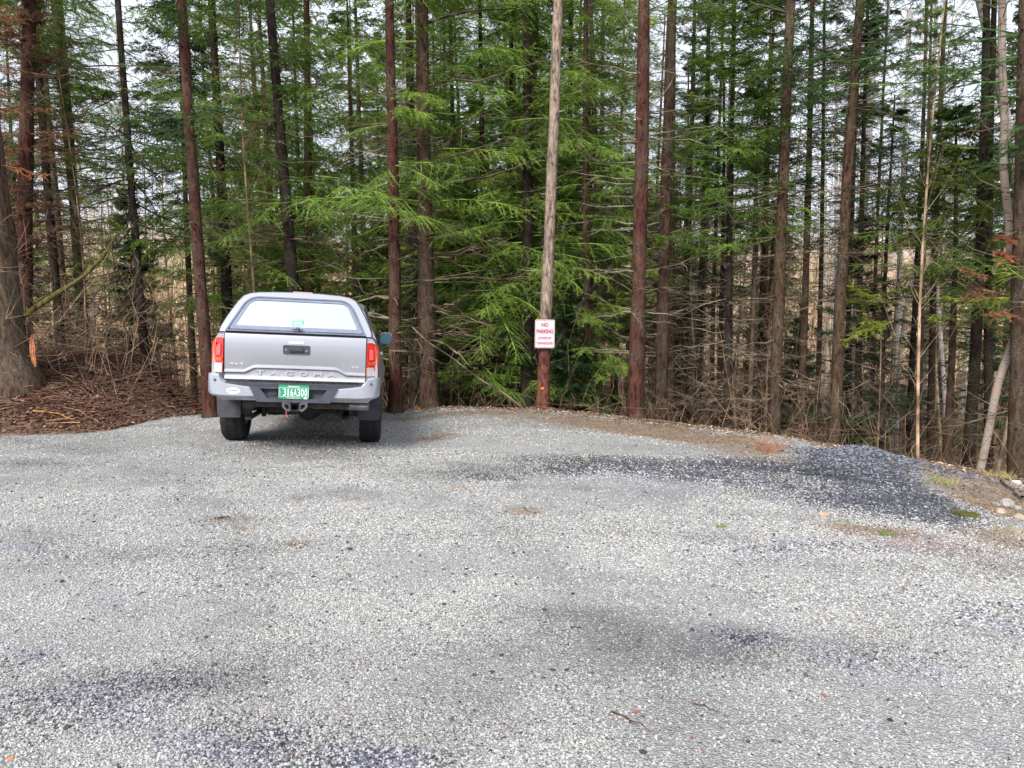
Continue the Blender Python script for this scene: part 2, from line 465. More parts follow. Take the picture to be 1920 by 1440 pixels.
def gravel_mat():
    m, nt, b = new_mat('gravel')
    tc = N(nt, 'ShaderNodeTexCoord')
    geo = tc.outputs['Object']
    def A(n):
        a = N(nt, 'ShaderNodeAttribute'); a.attribute_name = n; return a.outputs['Fac']
    v1 = N(nt, 'ShaderNodeTexVoronoi', Scale=85.0); v2 = N(nt, 'ShaderNodeTexVoronoi', Scale=180.0)
    v3 = N(nt, 'ShaderNodeTexVoronoi', Scale=24.0)
    nd = N(nt, 'ShaderNodeTexNoise', Scale=28.0, Detail=3.0); nt.links.new(geo, nd.inputs['Vector'])
    sc_ = N(nt, 'ShaderNodeVectorMath', _operation='SCALE'); nt.links.new(nd.outputs['Color'], sc_.inputs[0]); sc_.inputs['Scale'].default_value = 0.03
    ad_ = N(nt, 'ShaderNodeVectorMath', _operation='ADD'); nt.links.new(geo, ad_.inputs[0]); nt.links.new(sc_.outputs[0], ad_.inputs[1])
    for v in (v1, v2, v3): nt.links.new(ad_.outputs[0], v.inputs['Vector'])
    n1 = N(nt, 'ShaderNodeTexNoise', Scale=5.0, Detail=8.0, Roughness=0.65)
    nt.links.new(geo, n1.inputs['Vector'])
    sep1 = N(nt, 'ShaderNodeSeparateColor'); nt.links.new(v1.outputs['Color'], sep1.inputs[0])
    sep2 = N(nt, 'ShaderNodeSeparateColor'); nt.links.new(v2.outputs['Color'], sep2.inputs[0])
    cr = N(nt, 'ShaderNodeValToRGB')
    e = cr.color_ramp.elements
    e[0].position = 0.0; e[0].color = (0.07, 0.07, 0.07, 1)
    e[1].position = 1.0; e[1].color = (0.60, 0.59, 0.57, 1)
    for p, c in ((0.05, (0.24, 0.24, 0.235)), (0.30, (0.46, 0.455, 0.44)), (0.75, (0.53, 0.525, 0.505))):
        q = e.new(p); q.color = (*c, 1)
    mix12 = N(nt, 'ShaderNodeMath', _operation='MULTIPLY_ADD')
    nt.links.new(sep1.outputs[0], mix12.inputs[0]); mix12.inputs[1].default_value = 0.65
    hb = N(nt, 'ShaderNodeMath', _operation='MULTIPLY'); nt.links.new(sep2.outputs[0], hb.inputs[0]); hb.inputs[1].default_value = 0.35
    nt.links.new(hb.outputs[0], mix12.inputs[2])
    nt.links.new(mix12.outputs[0], cr.inputs[0])
    c = cr.outputs[0]
    c = mixc(nt, 1.0, c, mixc(nt, mapr(nt, n1.outputs['Fac'], 0.3, 0.7), (0.74, 0.74, 0.745), (1.0, 1.0, 0.99)), 'MULTIPLY')
    c = mixc(nt, mapr(nt, v1.outputs['Distance'], 0.45, 0.78, 0, 0.6), c, (0.16, 0.16, 0.16))
    c = mixc(nt, A('dark'), c, mixc(nt, 1.0, c, (0.34, 0.34, 0.35), 'MULTIPLY'))
    c = mixc(nt, A('viol'), c, mixc(nt, 1.0, c, (.90, .90, 1.03), 'MULTIPLY'))
    bl = mixc(nt, 1.0, c, (0.235, 0.245, 0.29), 'MULTIPLY')
    # patchy mixing stone by stone
    def stone(attr, hard=0.35):
        s = N(nt, 'ShaderNodeMath', _operation='ADD'); nt.links.new(A(attr), s.inputs[0])
        k = mapr(nt, sep1.outputs[1], 0, 1, -hard, hard); nt.links.new(k, s.inputs[1])
        return mapr(nt, s.outputs[0], 0.42, 0.58)
    c = mixc(nt, stone('blue', .5), c, bl)
    c = mixc(nt, stone('pink', .5), c, mixc(nt, 1.0, c, (0.85, 0.62, 0.64), 'MULTIPLY'))
    soilc = mixc(nt, mapr(nt, n1.outputs['Fac'], 0.35, 0.65), (0.15, 0.10, 0.065), (0.36, 0.28, 0.205))
    soilc = mixc(nt, mapr(nt, sep1.outputs[2], 0.75, 0.85), soilc, (0.40, 0.36, 0.31))
    soilc = mixc(nt, mapr(nt, sep2.outputs[2], 0.86, 0.9), soilc, (0.15, 0.06, 0.03))
    c = mixc(nt, stone('soil', .4), c, soilc)
    fl = mixc(nt, mapr(nt, sep2.outputs[1], 0, 1), (0.09, 0.052, 0.03), (0.30, 0.17, 0.10))
    c = mixc(nt, A('litter'), c, fl)
    nt.links.new(c, b.inputs['Base Color'])
    b.inputs['Roughness'].default_value = 0.9
    b.inputs['Specular IOR Level'].default_value = 0.25
    hm = N(nt, 'ShaderNodeMath', _operation='ADD')
    nt.links.new(mapr(nt, v1.outputs['Distance'], 0, 0.7, 1, 0), hm.inputs[0])
    h2 = N(nt, 'ShaderNodeMath', _operation='MULTIPLY'); nt.links.new(sep1.outputs[1], h2.inputs[0]); h2.inputs[1].default_value = 0.7
    nt.links.new(h2.outputs[0], hm.inputs[1])
    bp = N(nt, 'ShaderNodeBump', Strength=0.9, Distance=0.013)
    nt.links.new(hm.outputs[0], bp.inputs['Height'])
    nt.links.new(bp.outputs[0], b.inputs['Normal'])
    return m
M_GRAVEL = gravel_mat()

def ground_sheet(name, rs, ths, mat, dz=0.0, closed=True):
    RR, TT = np.meshgrid(rs, ths, indexing='ij')
    X = RR * np.sin(TT); Yy = RR * np.cos(TT)
    Z = gz(X, Yy) + dz
    V = np.stack([X, Yy, Z], -1).reshape(-1, 3)
    nr, nth = RR.shape
    idx = np.arange(nr * nth).reshape(nr, nth)
    a = idx[:-1]; c = idx[1:]
    if closed:
        Q = np.stack([a, c, np.roll(c, -1, 1), np.roll(a, -1, 1)], -1)
    else:
        Q = np.stack([a[:, :-1], c[:, :-1], c[:, 1:], a[:, 1:]], -1)
    Q = Q.reshape(-1, 4)[:, ::-1]
    x, y = V[:, 0], V[:, 1]
    r = np.hypot(x, y); th = np.arctan2(x, y); rc, _ = crest(th)
    lit = sstep(0.35, 1.6, r - rc + 0.2 * wob(x, y, 3, 1))
    lit = np.maximum(lit, sstep(0.0, 0.35, r - rc + 0.1 * wob(x, y, 4, 1)) * 0.75 * (th < -0.36) * (th > -1.3))
    at_ = {'soil': field('soil', x, y), 'dark': field('dark', x, y), 'blue': field('blue', x, y), 'pink': field('pink', x, y), 'viol': field('viol', x, y), 'litter': lit}
    me = npmesh(name, V, quads=Q, mats=[mat], attrs=at_, smooth=True)
    o = link(name, me)
    return tag(o, kind='structure')

rs = np.exp(np.linspace(math.log(0.3), math.log(20.0), 420))
ths = np.concatenate([np.linspace(-0.95, 0.95, 760), np.linspace(0.97, 2 * PI - 0.97, 120)])
g = ground_sheet('ground', rs, ths, M_GRAVEL)
rs = np.exp(np.linspace(math.log(17.0), math.log(400.0), 90))
ths = np.linspace(-PI, PI, 361)[:-1]
g2 = ground_sheet('forest_floor', rs, ths, M_GRAVEL, dz=-0.05)

# ---------------------------------------------------------------- loose stones of the gravel (uncountable)
def stone_mat():
    m, nt, b = new_mat('loose_stone')
    a = N(nt, 'ShaderNodeAttribute'); a.attribute_name = 'col'
    tc = N(nt, 'ShaderNodeTexCoord'); n = N(nt, 'ShaderNodeTexNoise', Scale=160.0, Detail=3.0)
    nt.links.new(tc.outputs['Object'], n.inputs['Vector'])
    c = mixc(nt, 1.0, a.outputs['Color'], mixc(nt, mapr(nt, n.outputs['Fac'], 0.3, 0.7), (0.7, 0.7, 0.7), (1.15, 1.15, 1.15)), 'MULTIPLY')
    nt.links.new(c, b.inputs['Base Color'])
    b.inputs['Roughness'].default_value = 0.85; b.inputs['Specular IOR Level'].default_value = 0.3
    return m
M_STONE = stone_mat()

def ico():
    bm = bmesh.new(); bmesh.ops.create_icosphere(bm, subdivisions=1, radius=1)
    V = np.array([v.co[:] for v in bm.verts]); F = np.array([[v.index for v in f.verts] for f in bm.faces]); bm.free()
    return V, F
def octa():
    V = np.array([[1, 0, 0], [0, 1, 0], [-1, 0, 0], [0, -1, 0], [0, 0, 1], [0, 0, -1.0]])
    F = np.array([[0, 1, 4], [1, 2, 4], [2, 3, 4], [3, 0, 4], [1, 0, 5], [2, 1, 5], [3, 2, 5], [0, 3, 5]])
    return V, F
def rotmats(rng, n, tilt=1.0):
    e = rng.uniform(-1, 1, (n, 2)) * tilt; zr = rng.uniform(0, 2 * PI, n)
    cx, sx, cy, sy, cz, sz = np.cos(e[:, 0]), np.sin(e[:, 0]), np.cos(e[:, 1]), np.sin(e[:, 1]), np.cos(zr), np.sin(zr)
    O, I = np.zeros(n), np.ones(n)
    Rx = np.stack([I, O, O, O, cx, -sx, O, sx, cx], -1).reshape(n, 3, 3)
    Ry = np.stack([cy, O, sy, O, I, O, -sy, O, cy], -1).reshape(n, 3, 3)
    Rz = np.stack([cz, -sz, O, sz, cz, O, O, O, I], -1).reshape(n, 3, 3)
    return Rz @ Ry @ Rx

def stones(rng, X, Y, S, cols, base, sink=0.25):
    BV, BF = base; n = len(X)
    V = BV[None] * (1 + rng.uniform(-.28, .28, (n, len(BV), 3)))
    sc = np.stack([S * rng.uniform(.8, 1.35, n), S * rng.uniform(.7, 1.1, n), S * rng.uniform(.4, .8, n)], -1)
    V = V * sc[:, None, :]
    V = np.einsum('nij,nkj->nki', rotmats(rng, n, 0.45), V)
    V[:, :, 0] += X[:, None]; V[:, :, 1] += Y[:, None]; V[:, :, 2] += (gz(X, Y) + S * sink)[:, None]
    F = (BF[None] + (np.arange(n) * len(BV))[:, None, None]).reshape(-1, 3)
    C = np.repeat(cols, len(BV), axis=0)
    return V.reshape(-1, 3), F, C

def stone_cols(rng, X, Y):
    n = len(X)
    g_ = np.clip(rng.normal(0.455, 0.05, n), 0.08, 0.6)
    g_[rng.random(n) < 0.02] *= 0.3
    c = np.stack([g_ * 1.02, g_, g_ * rng.uniform(.90, .98, n)], -1)
    dk = field('dark', X, Y); c *= (1 - 0.5 * np.clip(dk, 0, 1))[:, None]
    bl = np.minimum(field('blue', X, Y), 1) + rng.uniform(-.6, .6, n) > 0.5
    vi = np.clip(field('viol', X, Y) * rng.uniform(.3, 1.5, n), 0, 1)[:, None]; c *= 1 - vi * (1 - np.array([.89, .89, 1.03]))
    c[bl] *= np.array([0.24, 0.252, 0.30]) * rng.uniform(.35, 1.9, (int(bl.sum()), 1))
    so = field('soil', X, Y) + rng.uniform(-.4, .4, n) > 0.5
    c[so] = c[so] * np.array([0.55, 0.40, 0.29])
    pk = rng.random(n) < 0.006 + 0.25 * field('pink', X, Y)
    c[pk] *= np.array([0.8, 0.5, 0.48])
    return np.concatenate([c, np.ones((n, 1))], -1)

def scatter_gravel():
    rng = np.random.default_rng(11)
    Vs, Fs, Cs, o = [], [], [], 0
    # (rmin, rmax, count, size lo/hi, base)
    for (r0, r1, n, s0, s1, base) in ((2.0, 4.2, 130000, .0028, .0070, ico()), (4.2, 8.0, 150000, .005, .010, octa()), (8.0, 13.5, 78000, .007, .012, octa())):
        r = np.sqrt(rng.uniform(r0 ** 2, r1 ** 2, n)); th = rng.uniform(-0.95, 0.95, n)
        X, Y = r * np.sin(th), r * np.cos(th)
        rc, _ = crest(th); k = r < rc + np.where(th < -0.36, 0.0, 0.4)
        k &= rng.random(n) > 0.75 * sstep(-.05, .30, wob(X, Y * 1.5, 1.7, 3) + .3 * wob(X, Y, 6, 0))      # trodden lanes of fines carry few loose stones
        X, Y = X[k], Y[k]; n = len(X)
        S = s0 + (s1 - s0) * rng.random(n) ** 2.2
        S *= 1 + 0.5 * np.clip(field('blue', X, Y), 0, 1)
        V, F, C = stones(rng, X, Y, S, stone_cols(rng, X, Y), base)
        Vs.append(V); Fs.append(F + o); Cs.append(C); o += len(V)
    # occasional bigger dark chips
    n = 900
    r = np.sqrt(rng.uniform(2.2 ** 2, 9 ** 2, n)); th = rng.uniform(-.7, .7, n)
    X, Y = r * np.sin(th), r * np.cos(th)
    rc, _ = crest(th); k = r < rc; X, Y = X[k], Y[k]; n = len(X)
    S = rng.uniform(.0055, .012, n)
    c = np.repeat(rng.uniform(.02, .10, n)[:, None], 3, 1); c[rng.random(n) < .12] = (.22, .10, .07)
    V, F, C = stones(rng, X, Y, S, np.concatenate([c, np.ones((n, 1))], -1), ico(), .3)
    Vs.append(V); Fs.append(F + o); Cs.append(C)
    o += len(V)
    n = 5200; h0, h1 = HEAPS[0], HEAPS[1]
    which = rng.random(n) < .5
    X = np.where(which, rng.normal(h0[0], .42, n), rng.normal(h1[0], .5, n)); Y = np.where(which, rng.normal(h0[1] - .05, .26, n), rng.normal(h1[1], .36, n))
    r = np.hypot(X, Y); th = np.arctan2(X, Y); rc, _ = crest(th); k = r < rc; X, Y = X[k], Y[k]; n = len(X)
    S = rng.uniform(.009, .021, n)
    c = np.array([.095, .101, .120])[None] * rng.uniform(.3, 2.4, (n, 1))
    V, F, C = stones(rng, X, Y, S, np.concatenate([c, np.ones((n, 1))], -1), octa(), .3)
    Vs.append(V); Fs.append(F + o); Cs.append(C)
    me = npmesh('gravel_stones', np.concatenate(Vs), tris=np.concatenate(Fs), mats=[M_STONE], attrs={'col': np.concatenate(Cs)})
    tag(link('gravel_stones', me), 'loose pale grey gravel stones covering the turnaround', 'gravel', kind='stuff')
scatter_gravel()
# ================================================================ trees
def path_fn(H, lean=(0, 0), bend=0.0, seed=0):
    rg = np.random.default_rng(seed)
    a, b = rg.uniform(0, 2 * PI, 2)
    def f(h):
        h = np.asarray(h, float); t = h / H
        x = lean[0] * h + bend * np.sin(t * PI * 1.3 + a) - bend * math.sin(a)
        y = lean[1] * h + bend * np.sin(t * PI * 1.1 + b) - bend * math.sin(b)
        return np.stack([x, y, h], -1)
    return f

def trunk_mesh(name, pf, H, r0, mat, k=12, step=0.3, flare=0.35, top=0.25, knots=0.0, seed=0):
    rg = np.random.default_rng(seed)
    n = max(6, int(H / step))
    h = np.concatenate([[-0.5, -0.05, 0.05, 0.14, 0.28], np.linspace(0.45, H, n)])
    P = pf(h)
    r = r0 * (1 - (1 - top) * np.clip(h, 0, H) / H) * (1 + flare * np.exp(-np.maximum(h, 0) / 0.22))
    r = r * (1 + rg.uniform(-.03, .03, len(h)))
    V, Q = tubes(P[None], r[None], k)
    V = V.reshape(len(h), k, 3)
    c = P[:, None, :]
    ph = rg.uniform(0, 2 * PI, k)
    V = c + (V - c) * (1 + 0.05 * np.sin(h[:, None] * 3 + ph[None]) + rg.uniform(-.03, .03, (len(h), k)))[:, :, None]
    V = V.reshape(-1, 3)
    if k >= 12:                                                # knots and broken stubs belong to the trunk
        m = int(H * 7)
        hh = rg.uniform(.3, H * .97, m); A = rg.uniform(0, 2 * PI, m); rr = trunk_r(hh, H, r0, top)
        u = np.stack([np.cos(A), np.sin(A), rg.uniform(-.2, .4, m)], -1)
        L = rg.uniform(.006, .03, m) + (rg.random(m) < .3) * rg.uniform(.02, .09, m)
        c0 = pf(hh) + u * (rr * .85)[:, None]
        SP = np.stack([c0, c0 + u * (rr * .15 + L * .5)[:, None], c0 + u * (rr * .15 + L)[:, None]], 1)
        sr = rg.uniform(.006, .014, m)[:, None] * np.array([1.5, .9, .55])
        sv, sq = tubes(SP, sr, 5)
        V, Q = join([(V, Q), (sv, sq)])
    return npmesh(name, V, quads=Q, mats=[mat], smooth=True)

def trunk_r(h, H, r0, top=0.25):
    return r0 * (1 - (1 - top) * np.clip(h, 0, H) / H)

def dead_branches(name, pf, H, r0, rng, h0, h1, per_m, L0, a=-0.12, b=0.18, twigs=7, kmat=None, thick=1.0, az=None):
    n = int((h1 - h0) * per_m)
    if n < 1: return None
    h = rng.uniform(h0, h1, n)
    wh = np.round(h / 0.33) * 0.33 + rng.normal(0, .05, n)       # loose whorls
    h = np.clip(wh, max(h0, .05), h1)
    A = rng.uniform(0, 2 * PI, n) if az is None else rng.uniform(az[0], az[1], n)
    L = L0 * rng.uniform(.3, 1.15, n)
    aa = a + rng.normal(0, .14, n); bb = b + rng.normal(0, .14, n)
    s = np.linspace(0, 1, 6)
    u = np.stack([np.cos(A), np.sin(A), 0 * A], -1); pv = np.stack([-np.sin(A), np.cos(A), 0 * A], -1)
    sway = rng.normal(0, .10, n)
    P = pf(h)[:, None, :] + u[:, None, :] * (L[:, None] * s)[:, :, None] + pv[:, None, :] * (L[:, None] * sway[:, None] * s ** 2)[:, :, None]
    P[:, :, 2] += L[:, None] * (aa[:, None] * s + bb[:, None] * s ** 2)
    P[:, 1:] += rng.normal(0, .015, (n, 5, 3)) * L[:, None, None]
    r = (0.0035 + 0.006 * L[:, None]) * thick * (1 - 0.8 * s[None])
    parts = [tubes(P, r, 3)]
    if twigs:
        m = twigs
        t = rng.uniform(.2, 1, (n, m))
        i = np.minimum((t * 5).astype(int), 4); f = t * 5 - i
        ar = np.arange(n)[:, None]
        p0 = P[ar, i] * (1 - f[..., None]) + P[ar, i + 1] * f[..., None]
        sd_ = rng.choice([-1, 1], (n, m)) * rng.uniform(.5, 1.1, (n, m))
        d = u[:, None, :] * 0.75 + pv[:, None, :] * sd_[..., None] + np.array([0, 0, 1.0]) * rng.normal(-.15, .3, (n, m))[..., None]
        l = L[:, None] * rng.uniform(.12, .38, (n, m)) * (1.2 - .6 * t)
        p1 = p0 + d * l[..., None] * .55
        p2 = p0 + d * l[..., None] + rng.normal(0, .12, (n, m, 3)) * l[..., None]
        TP = np.stack([p0, p1, p2], 2).reshape(-1, 3, 3)
        tr = np.repeat((0.0026 * thick * np.ones(n * m))[:, None], 3, 1) * np.array([1.1, .8, .4])
        parts.append(tubes(TP, tr, 3))
    V, Q = join(parts)
    return npmesh(name, V, quads=Q, mats=[kmat or M_TWIG])

def crown(name, pf, H, rng, h0, h1, per_m, L0, a=-0.05, b=-0.12, tw=11, nt_=9, tl=0.40, nl=0.06, nw=0.011, ang=0.9, prof='cone', az=None, droop=0.12, bare=0.25, mats=None, gap=0.0):
    n = max(2, int((h1 - h0) * per_m))
    h = np.sort(h0 + (h1 - h0) * rng.random(n) ** 0.9)
    h = np.round(h / 0.28) * 0.28 + rng.normal(0, .05, n)
    h = np.clip(h, h0, min(h1, H - .03))
    A = rng.uniform(0, 2 * PI, n) if az is None else rng.uniform(az[0], az[1], n)
    t = (h - h0) / max(h1 - h0, .1)
    if prof == 'cone': pr = (1.0 - t) ** 0.8 * (0.55 + 0.45 * np.minimum(1, t * 5 + .3)) + 0.06
    elif prof == 'col': pr = np.minimum(1, (1 - t) * 3 + .12) * (0.75 + 0.25 * np.sin(h * 2.1))
    else: pr = np.ones(n)
    L = L0 * pr * rng.uniform(.55, 1.12, n)
    aa = a + rng.normal(0, .12, n) + 0.25 * t; bb = b + rng.normal(0, .10, n)
    s = np.linspace(0, 1, 6)
    u = np.stack([np.cos(A), np.sin(A), 0 * A], -1); pv = np.stack([-np.sin(A), np.cos(A), 0 * A], -1)
    sway = rng.normal(0, .12, n)
    P = pf(h)[:, None, :] + u[:, None, :] * (L[:, None] * s)[:, :, None] + pv[:, None, :] * (L[:, None] * sway[:, None] * s ** 2)[:, :, None]
    P[:, :, 2] += L[:, None] * (aa[:, None] * s + bb[:, None] * s ** 2)
    stemV, stemQ = tubes(P, (0.003 + 0.006 * L[:, None]) * (1 - .8 * s[None]), 3)
    # side twigs in a flat spray
    m = tw
    T = np.linspace(bare, 1.0, m)[None] + rng.uniform(-.03, .03, (n, m))
    T = np.clip(T, .05, 1)
    T = np.repeat(T[:, :, None], 2, 2)
    i = np.minimum((T * 5).astype(int), 4); f = T * 5 - i
    ar = np.arange(n)[:, None, None]
    p0 = P[ar, i] * (1 - f[..., None]) + P[ar, i + 1] * f[..., None]
    sgn = np.array([-1, 1])[None, None, :] * np.ones((n, m, 1))
    an = ang + rng.normal(0, .18, (n, m, 2))
    last = T > .97
    an = np.where(last, an * .35, an)
    d = u[:, None, None, :] * np.cos(an)[..., None] + pv[:, None, None, :] * (sgn * np.sin(an))[..., None]
    slope = aa[:, None, None] + 2 * bb[:, None, None] * T
    d[..., 2] = slope * 0.8 - droop * rng.uniform(.3, 1.6, (n, m, 2)) + rng.normal(-.08, .32, (n, m, 2))
    l = L[:, None, None] * tl * (1.12 - .85 * T) * rng.uniform(.6, 1.15, (n, m, 2)) + 0.05
    keep = rng.random((n, m, 2)) > gap
    p0, d, l = p0[keep], norm(d[keep]), l[keep]
    bidx = np.broadcast_to(np.arange(n)[:, None, None], keep.shape)[keep]
    Tt = T[keep]
    K = len(p0)
    p1 = p0 + d * l[:, None] * .6; p2 = p0 + d * l[:, None]; p2[:, 2] -= l * .12
    tV, tQ = tubes(np.stack([p0, p1, p2], 1), np.array([[.003, .0022, .001]]).repeat(K, 0), 3)
    # leaflets
    q = (np.arange(nt_) + .5) / nt_
    q = np.clip(q[None] + rng.uniform(-.05, .05, (K, nt_)), 0.02, 1)
    side = norm(np.cross(d, np.array([0, 0, 1.0])))
    segs = []
    for sg in (-1, 1):
        base = p0[:, None, :] + d[:, None, :] * (l[:, None] * q)[..., None]
        base[..., 2] -= (l[:, None] * .12 * q ** 2)
        sp = rng.uniform(.5, 1.0, (K, nt_))
        dd = d[:, None, :] * rng.uniform(.55, 1.0, (K, nt_))[..., None] + side[:, None, :] * (sg * sp)[..., None]
        dd[..., 2] += rng.normal(-.12, .42, (K, nt_))
        dd = norm(dd)
        nlen = nl * rng.uniform(.6, 1.25, (K, nt_)) * (1.15 - .5 * q)
        wv = np.cross(dd, np.array([0, 0, 1.0])) + rng.normal(0, .8, (K, nt_, 3))
        wv = norm(wv) * (nw * .5)
        segs.append(np.stack([base - wv * .6, base + wv * .6, base + dd * (nlen * .6)[..., None] + wv, base + dd * nlen[..., None]], 2).reshape(-1, 4, 3))
    LV = np.concatenate(segs)
    nlv = len(LV)
    tr_ = np.arange(nlv * 4).reshape(-1, 4)
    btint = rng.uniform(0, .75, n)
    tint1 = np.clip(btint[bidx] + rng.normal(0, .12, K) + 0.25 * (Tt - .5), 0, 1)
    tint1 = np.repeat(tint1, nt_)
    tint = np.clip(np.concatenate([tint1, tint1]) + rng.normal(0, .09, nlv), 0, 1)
    o1 = len(stemV); o2 = o1 + len(tV)
    V = np.concatenate([stemV, tV, LV.reshape(-1, 3)])
    Q = np.concatenate([stemQ, tQ + o1, tr_ + o2])
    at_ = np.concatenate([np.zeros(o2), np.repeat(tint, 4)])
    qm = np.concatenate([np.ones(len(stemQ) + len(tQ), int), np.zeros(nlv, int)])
    return npmesh(name, V, quads=Q, mats=mats or [M_NEEDLE, M_TWIG], qmat=qm, attrs={'tint': at_})

# bark / twig / needle colours
REDB = (0.080, 0.034, 0.026); BRN = (0.080, 0.050, 0.034); DRK = (0.028, 0.019, 0.016); GREYB = (0.125, 0.088, 0.064)
PALE = (0.30, 0.235, 0.19); MOSS = (0.060, 0.064, 0.026)
TWG = (0.13, 0.098, 0.07); TWP = (0.165, 0.14, 0.105); TWD = (0.055, 0.04, 0.032)
G_SPR = (0.105, 0.178, 0.033); G_HEM = (0.170, 0.270, 0.048); G_DK = (0.052, 0.105, 0.032); G_YEL = (0.19, 0.25, 0.04); G_RUST = (0.27, 0.12, 0.06)

def spot(px_low, py_low, px_top, Y):
    """foot on the ground, lean per metre, for a stem whose line runs through (px_low,py_low) and (px_top, 0)"""
    A = at(px_low, py_low, Y); B = at(px_top, 0, Y)
    lx = (B[0] - A[0]) / (B[2] - A[2])
    z = float(gz(np.array([A[0]]), np.array([Y]))[0])
    for _ in range(3):
        x = A[0] + lx * (z - A[2])
        z = float(gz(np.array([x]), np.array([float(Y)]))[0])
    return np.array([x, Y, z]), lx

def tree(name, cat, label, px, py, pt, Y, wpx, bark, H=11.5, group=None, dead=None, crowns=(), tcol=TWG, bend=0.04, seed=None, k=12, mat=None, top=0.3, flare=0.35, extra=None):
    foot, lx = spot(px, py, pt, Y)
    seed = seed if seed is not None else int(abs(px) * 7 + Y * 13) % 9973
    rng = np.random.default_rng(seed)
    r0 = wpx / FPX * Y / 2
    pf = path_fn(H, (lx, rng.normal(0, .012)), bend, seed)
    root = empty(name, tuple(foot), label, cat, group)
    tm = trunk_mesh('trunk', pf, H, r0, mat or M_BARK, k=k, seed=seed, top=top, flare=flare)
    link('trunk', tm, root, bark)
    if dead:
        # dead = (z0, z1, per metre, length) with z measured from the rim of the gravel (world z)
        z0, z1, pm, L = dead[:4]
        me = dead_branches('dead_branches', pf, H, r0, rng, max(z0 - foot[2], .15), min(z1 - foot[2], H - .3), pm, L, **(dead[4] if len(dead) > 4 else {}))
        if me: link('dead_branches', me, root, tcol)
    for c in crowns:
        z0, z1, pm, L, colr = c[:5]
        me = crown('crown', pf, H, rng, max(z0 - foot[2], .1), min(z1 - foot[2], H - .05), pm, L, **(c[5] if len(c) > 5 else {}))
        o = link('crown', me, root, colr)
    return root

def peeled():
    m = bark_mat('peeled_bark'); nt = m.node_tree; b = nt.nodes['Principled BSDF']
    src = b.inputs['Base Color'].links[0].from_socket
    tc = N(nt, 'ShaderNodeTexCoord'); sx = N(nt, 'ShaderNodeSeparateXYZ'); nt.links.new(tc.outputs['Object'], sx.inputs[0])
    n = N(nt, 'ShaderNodeTexNoise', Scale=7.0, Detail=6.0); nt.links.new(tc.outputs['Object'], n.inputs['Vector'])
    h = N(nt, 'ShaderNodeMath', _operation='MULTIPLY_ADD'); nt.links.new(n.outputs['Fac'], h.inputs[0]); h.inputs[1].default_value = 1.4; nt.links.new(sx.outputs['Z'], h.inputs[2])
    low = mixc(nt, 1.0, src, (.50, .26, .24), 'MULTIPLY')
    nt.links.new(mixc(nt, mapr(nt, h.outputs[0], 1.9, 2.35), low, src), b.inputs['Base Color'])
    return m
M_PEEL = peeled()
TOP = 9.0
HEM = dict(a=0.02, b=-0.20, tl=.42, nl=.068, nw=.016, droop=.30, tw=13, nt_=9, prof='col')
SPR = dict(a=-0.10, b=0.06, tl=.36, nl=.055, nw=.014, droop=.12, tw=12, nt_=10, prof='col')
def H_(**k): d = dict(HEM); d.update(k); return d
def S_(**k): d = dict(SPR); d.update(k); return d

# ---- the trees one can tell apart, left to right
tree('dead_spruce', 'tree', 'massive grey furrowed trunk at the left edge, rooted in the brush bank', 8, 738, -62, 10.3, 92, GREYB, H=10, k=20, top=.5, flare=.5, bend=.05,
     dead=(2.0, 8, 7, 1.1), crowns=[(2.6, 7.5, 8, 1.25, G_RUST, S_(tw=8, gap=.35))], tcol=TWG)
tree('spruce_tree', 'tree', 'dark reddish trunk close behind the massive furrowed trunk at left', 44, 700, 60, 12.0, 30, REDB, dead=(0.3, 6, 9, 1.0), crowns=[(2.3, 6.5, 20, 1.0, (.21, .12, .075), S_(tw=9, gap=.3)), (4.6, 10, 4, 1.4, G_SPR, S_())])
tree('spruce_tree', 'tree', 'slim dark trunk with many thin bare side branches, left of the mossy green trunk', 120, 690, 78, 13.5, 18, DRK, dead=(0.0, 6, 22, 1.6), crowns=[(3.6, 11, 13, 1.5, G_SPR, S_())], tcol=TWD)
tree('spruce_tree', 'tree', 'mossy green tinged trunk behind the brush bank, right of a slim dark one', 162, 690, 112, 13.8, 20, MOSS, dead=(0.0, 6, 22, 1.7), crowns=[(2.9, 11, 5, 1.3, G_SPR, S_(gap=.2)), (0.9, 2.0, 3, .9, G_SPR, S_())], tcol=TWG)
tree('spruce_tree', 'tree', 'thin dark spruce on the brush bank with sweeping lower branches, between bank and truck', 276, 728, 230, 12.2, 15, DRK, H=10, top=.4, bend=.03, dead=(0.8, 5.5, 13, 1.7, dict(a=-.2, b=-.15, thick=1.2, twigs=10)),
     crowns=[(2.5, 4.9, 9, 1.2, G_SPR, S_(bare=.3)), (5.2, 8.8, 5, 1.2, G_DK, S_(gap=.3))], tcol=TWD)
tree('spruce_tree', 'tree', 'reddish brown straight trunk just left of the truck, leaning left', 394, 770, 346, 11.6, 24, REDB, dead=(0.6, 6, 4, .9), crowns=[(3.6, 10, 8, 1.6, G_DK, S_(gap=.1))])
tree('hemlock_tree', 'tree', 'brown trunk behind the left side of the truck, hung with green hemlock boughs', 426, 610, 398, 14.2, 24, DRK, dead=(0.0, 5, 14, 1.6), crowns=[(1.2, 11, 15, 2.3, G_HEM, H_())])
tree('spruce_tree', 'tree', 'dark trunk rising behind the truck roof and leaning left', 554, 545, 511, 13.0, 25, DRK, dead=(1.0, 6.5, 12, 1.7), crowns=[(2.5, 10, 13, 2.1, G_SPR, H_(gap=.1))])
tree('spruce_tree', 'tree', 'straight red barked trunk just right of the truck mirror', 741, 765, 736, 13.0, 26, REDB, dead=(0.2, 6.5, 6, 1.7, dict(a=.05, b=.05, thick=1.2)), crowns=[(2.6, 10, 6, 1.8, G_HEM, H_(gap=.1))], tcol=TWP)
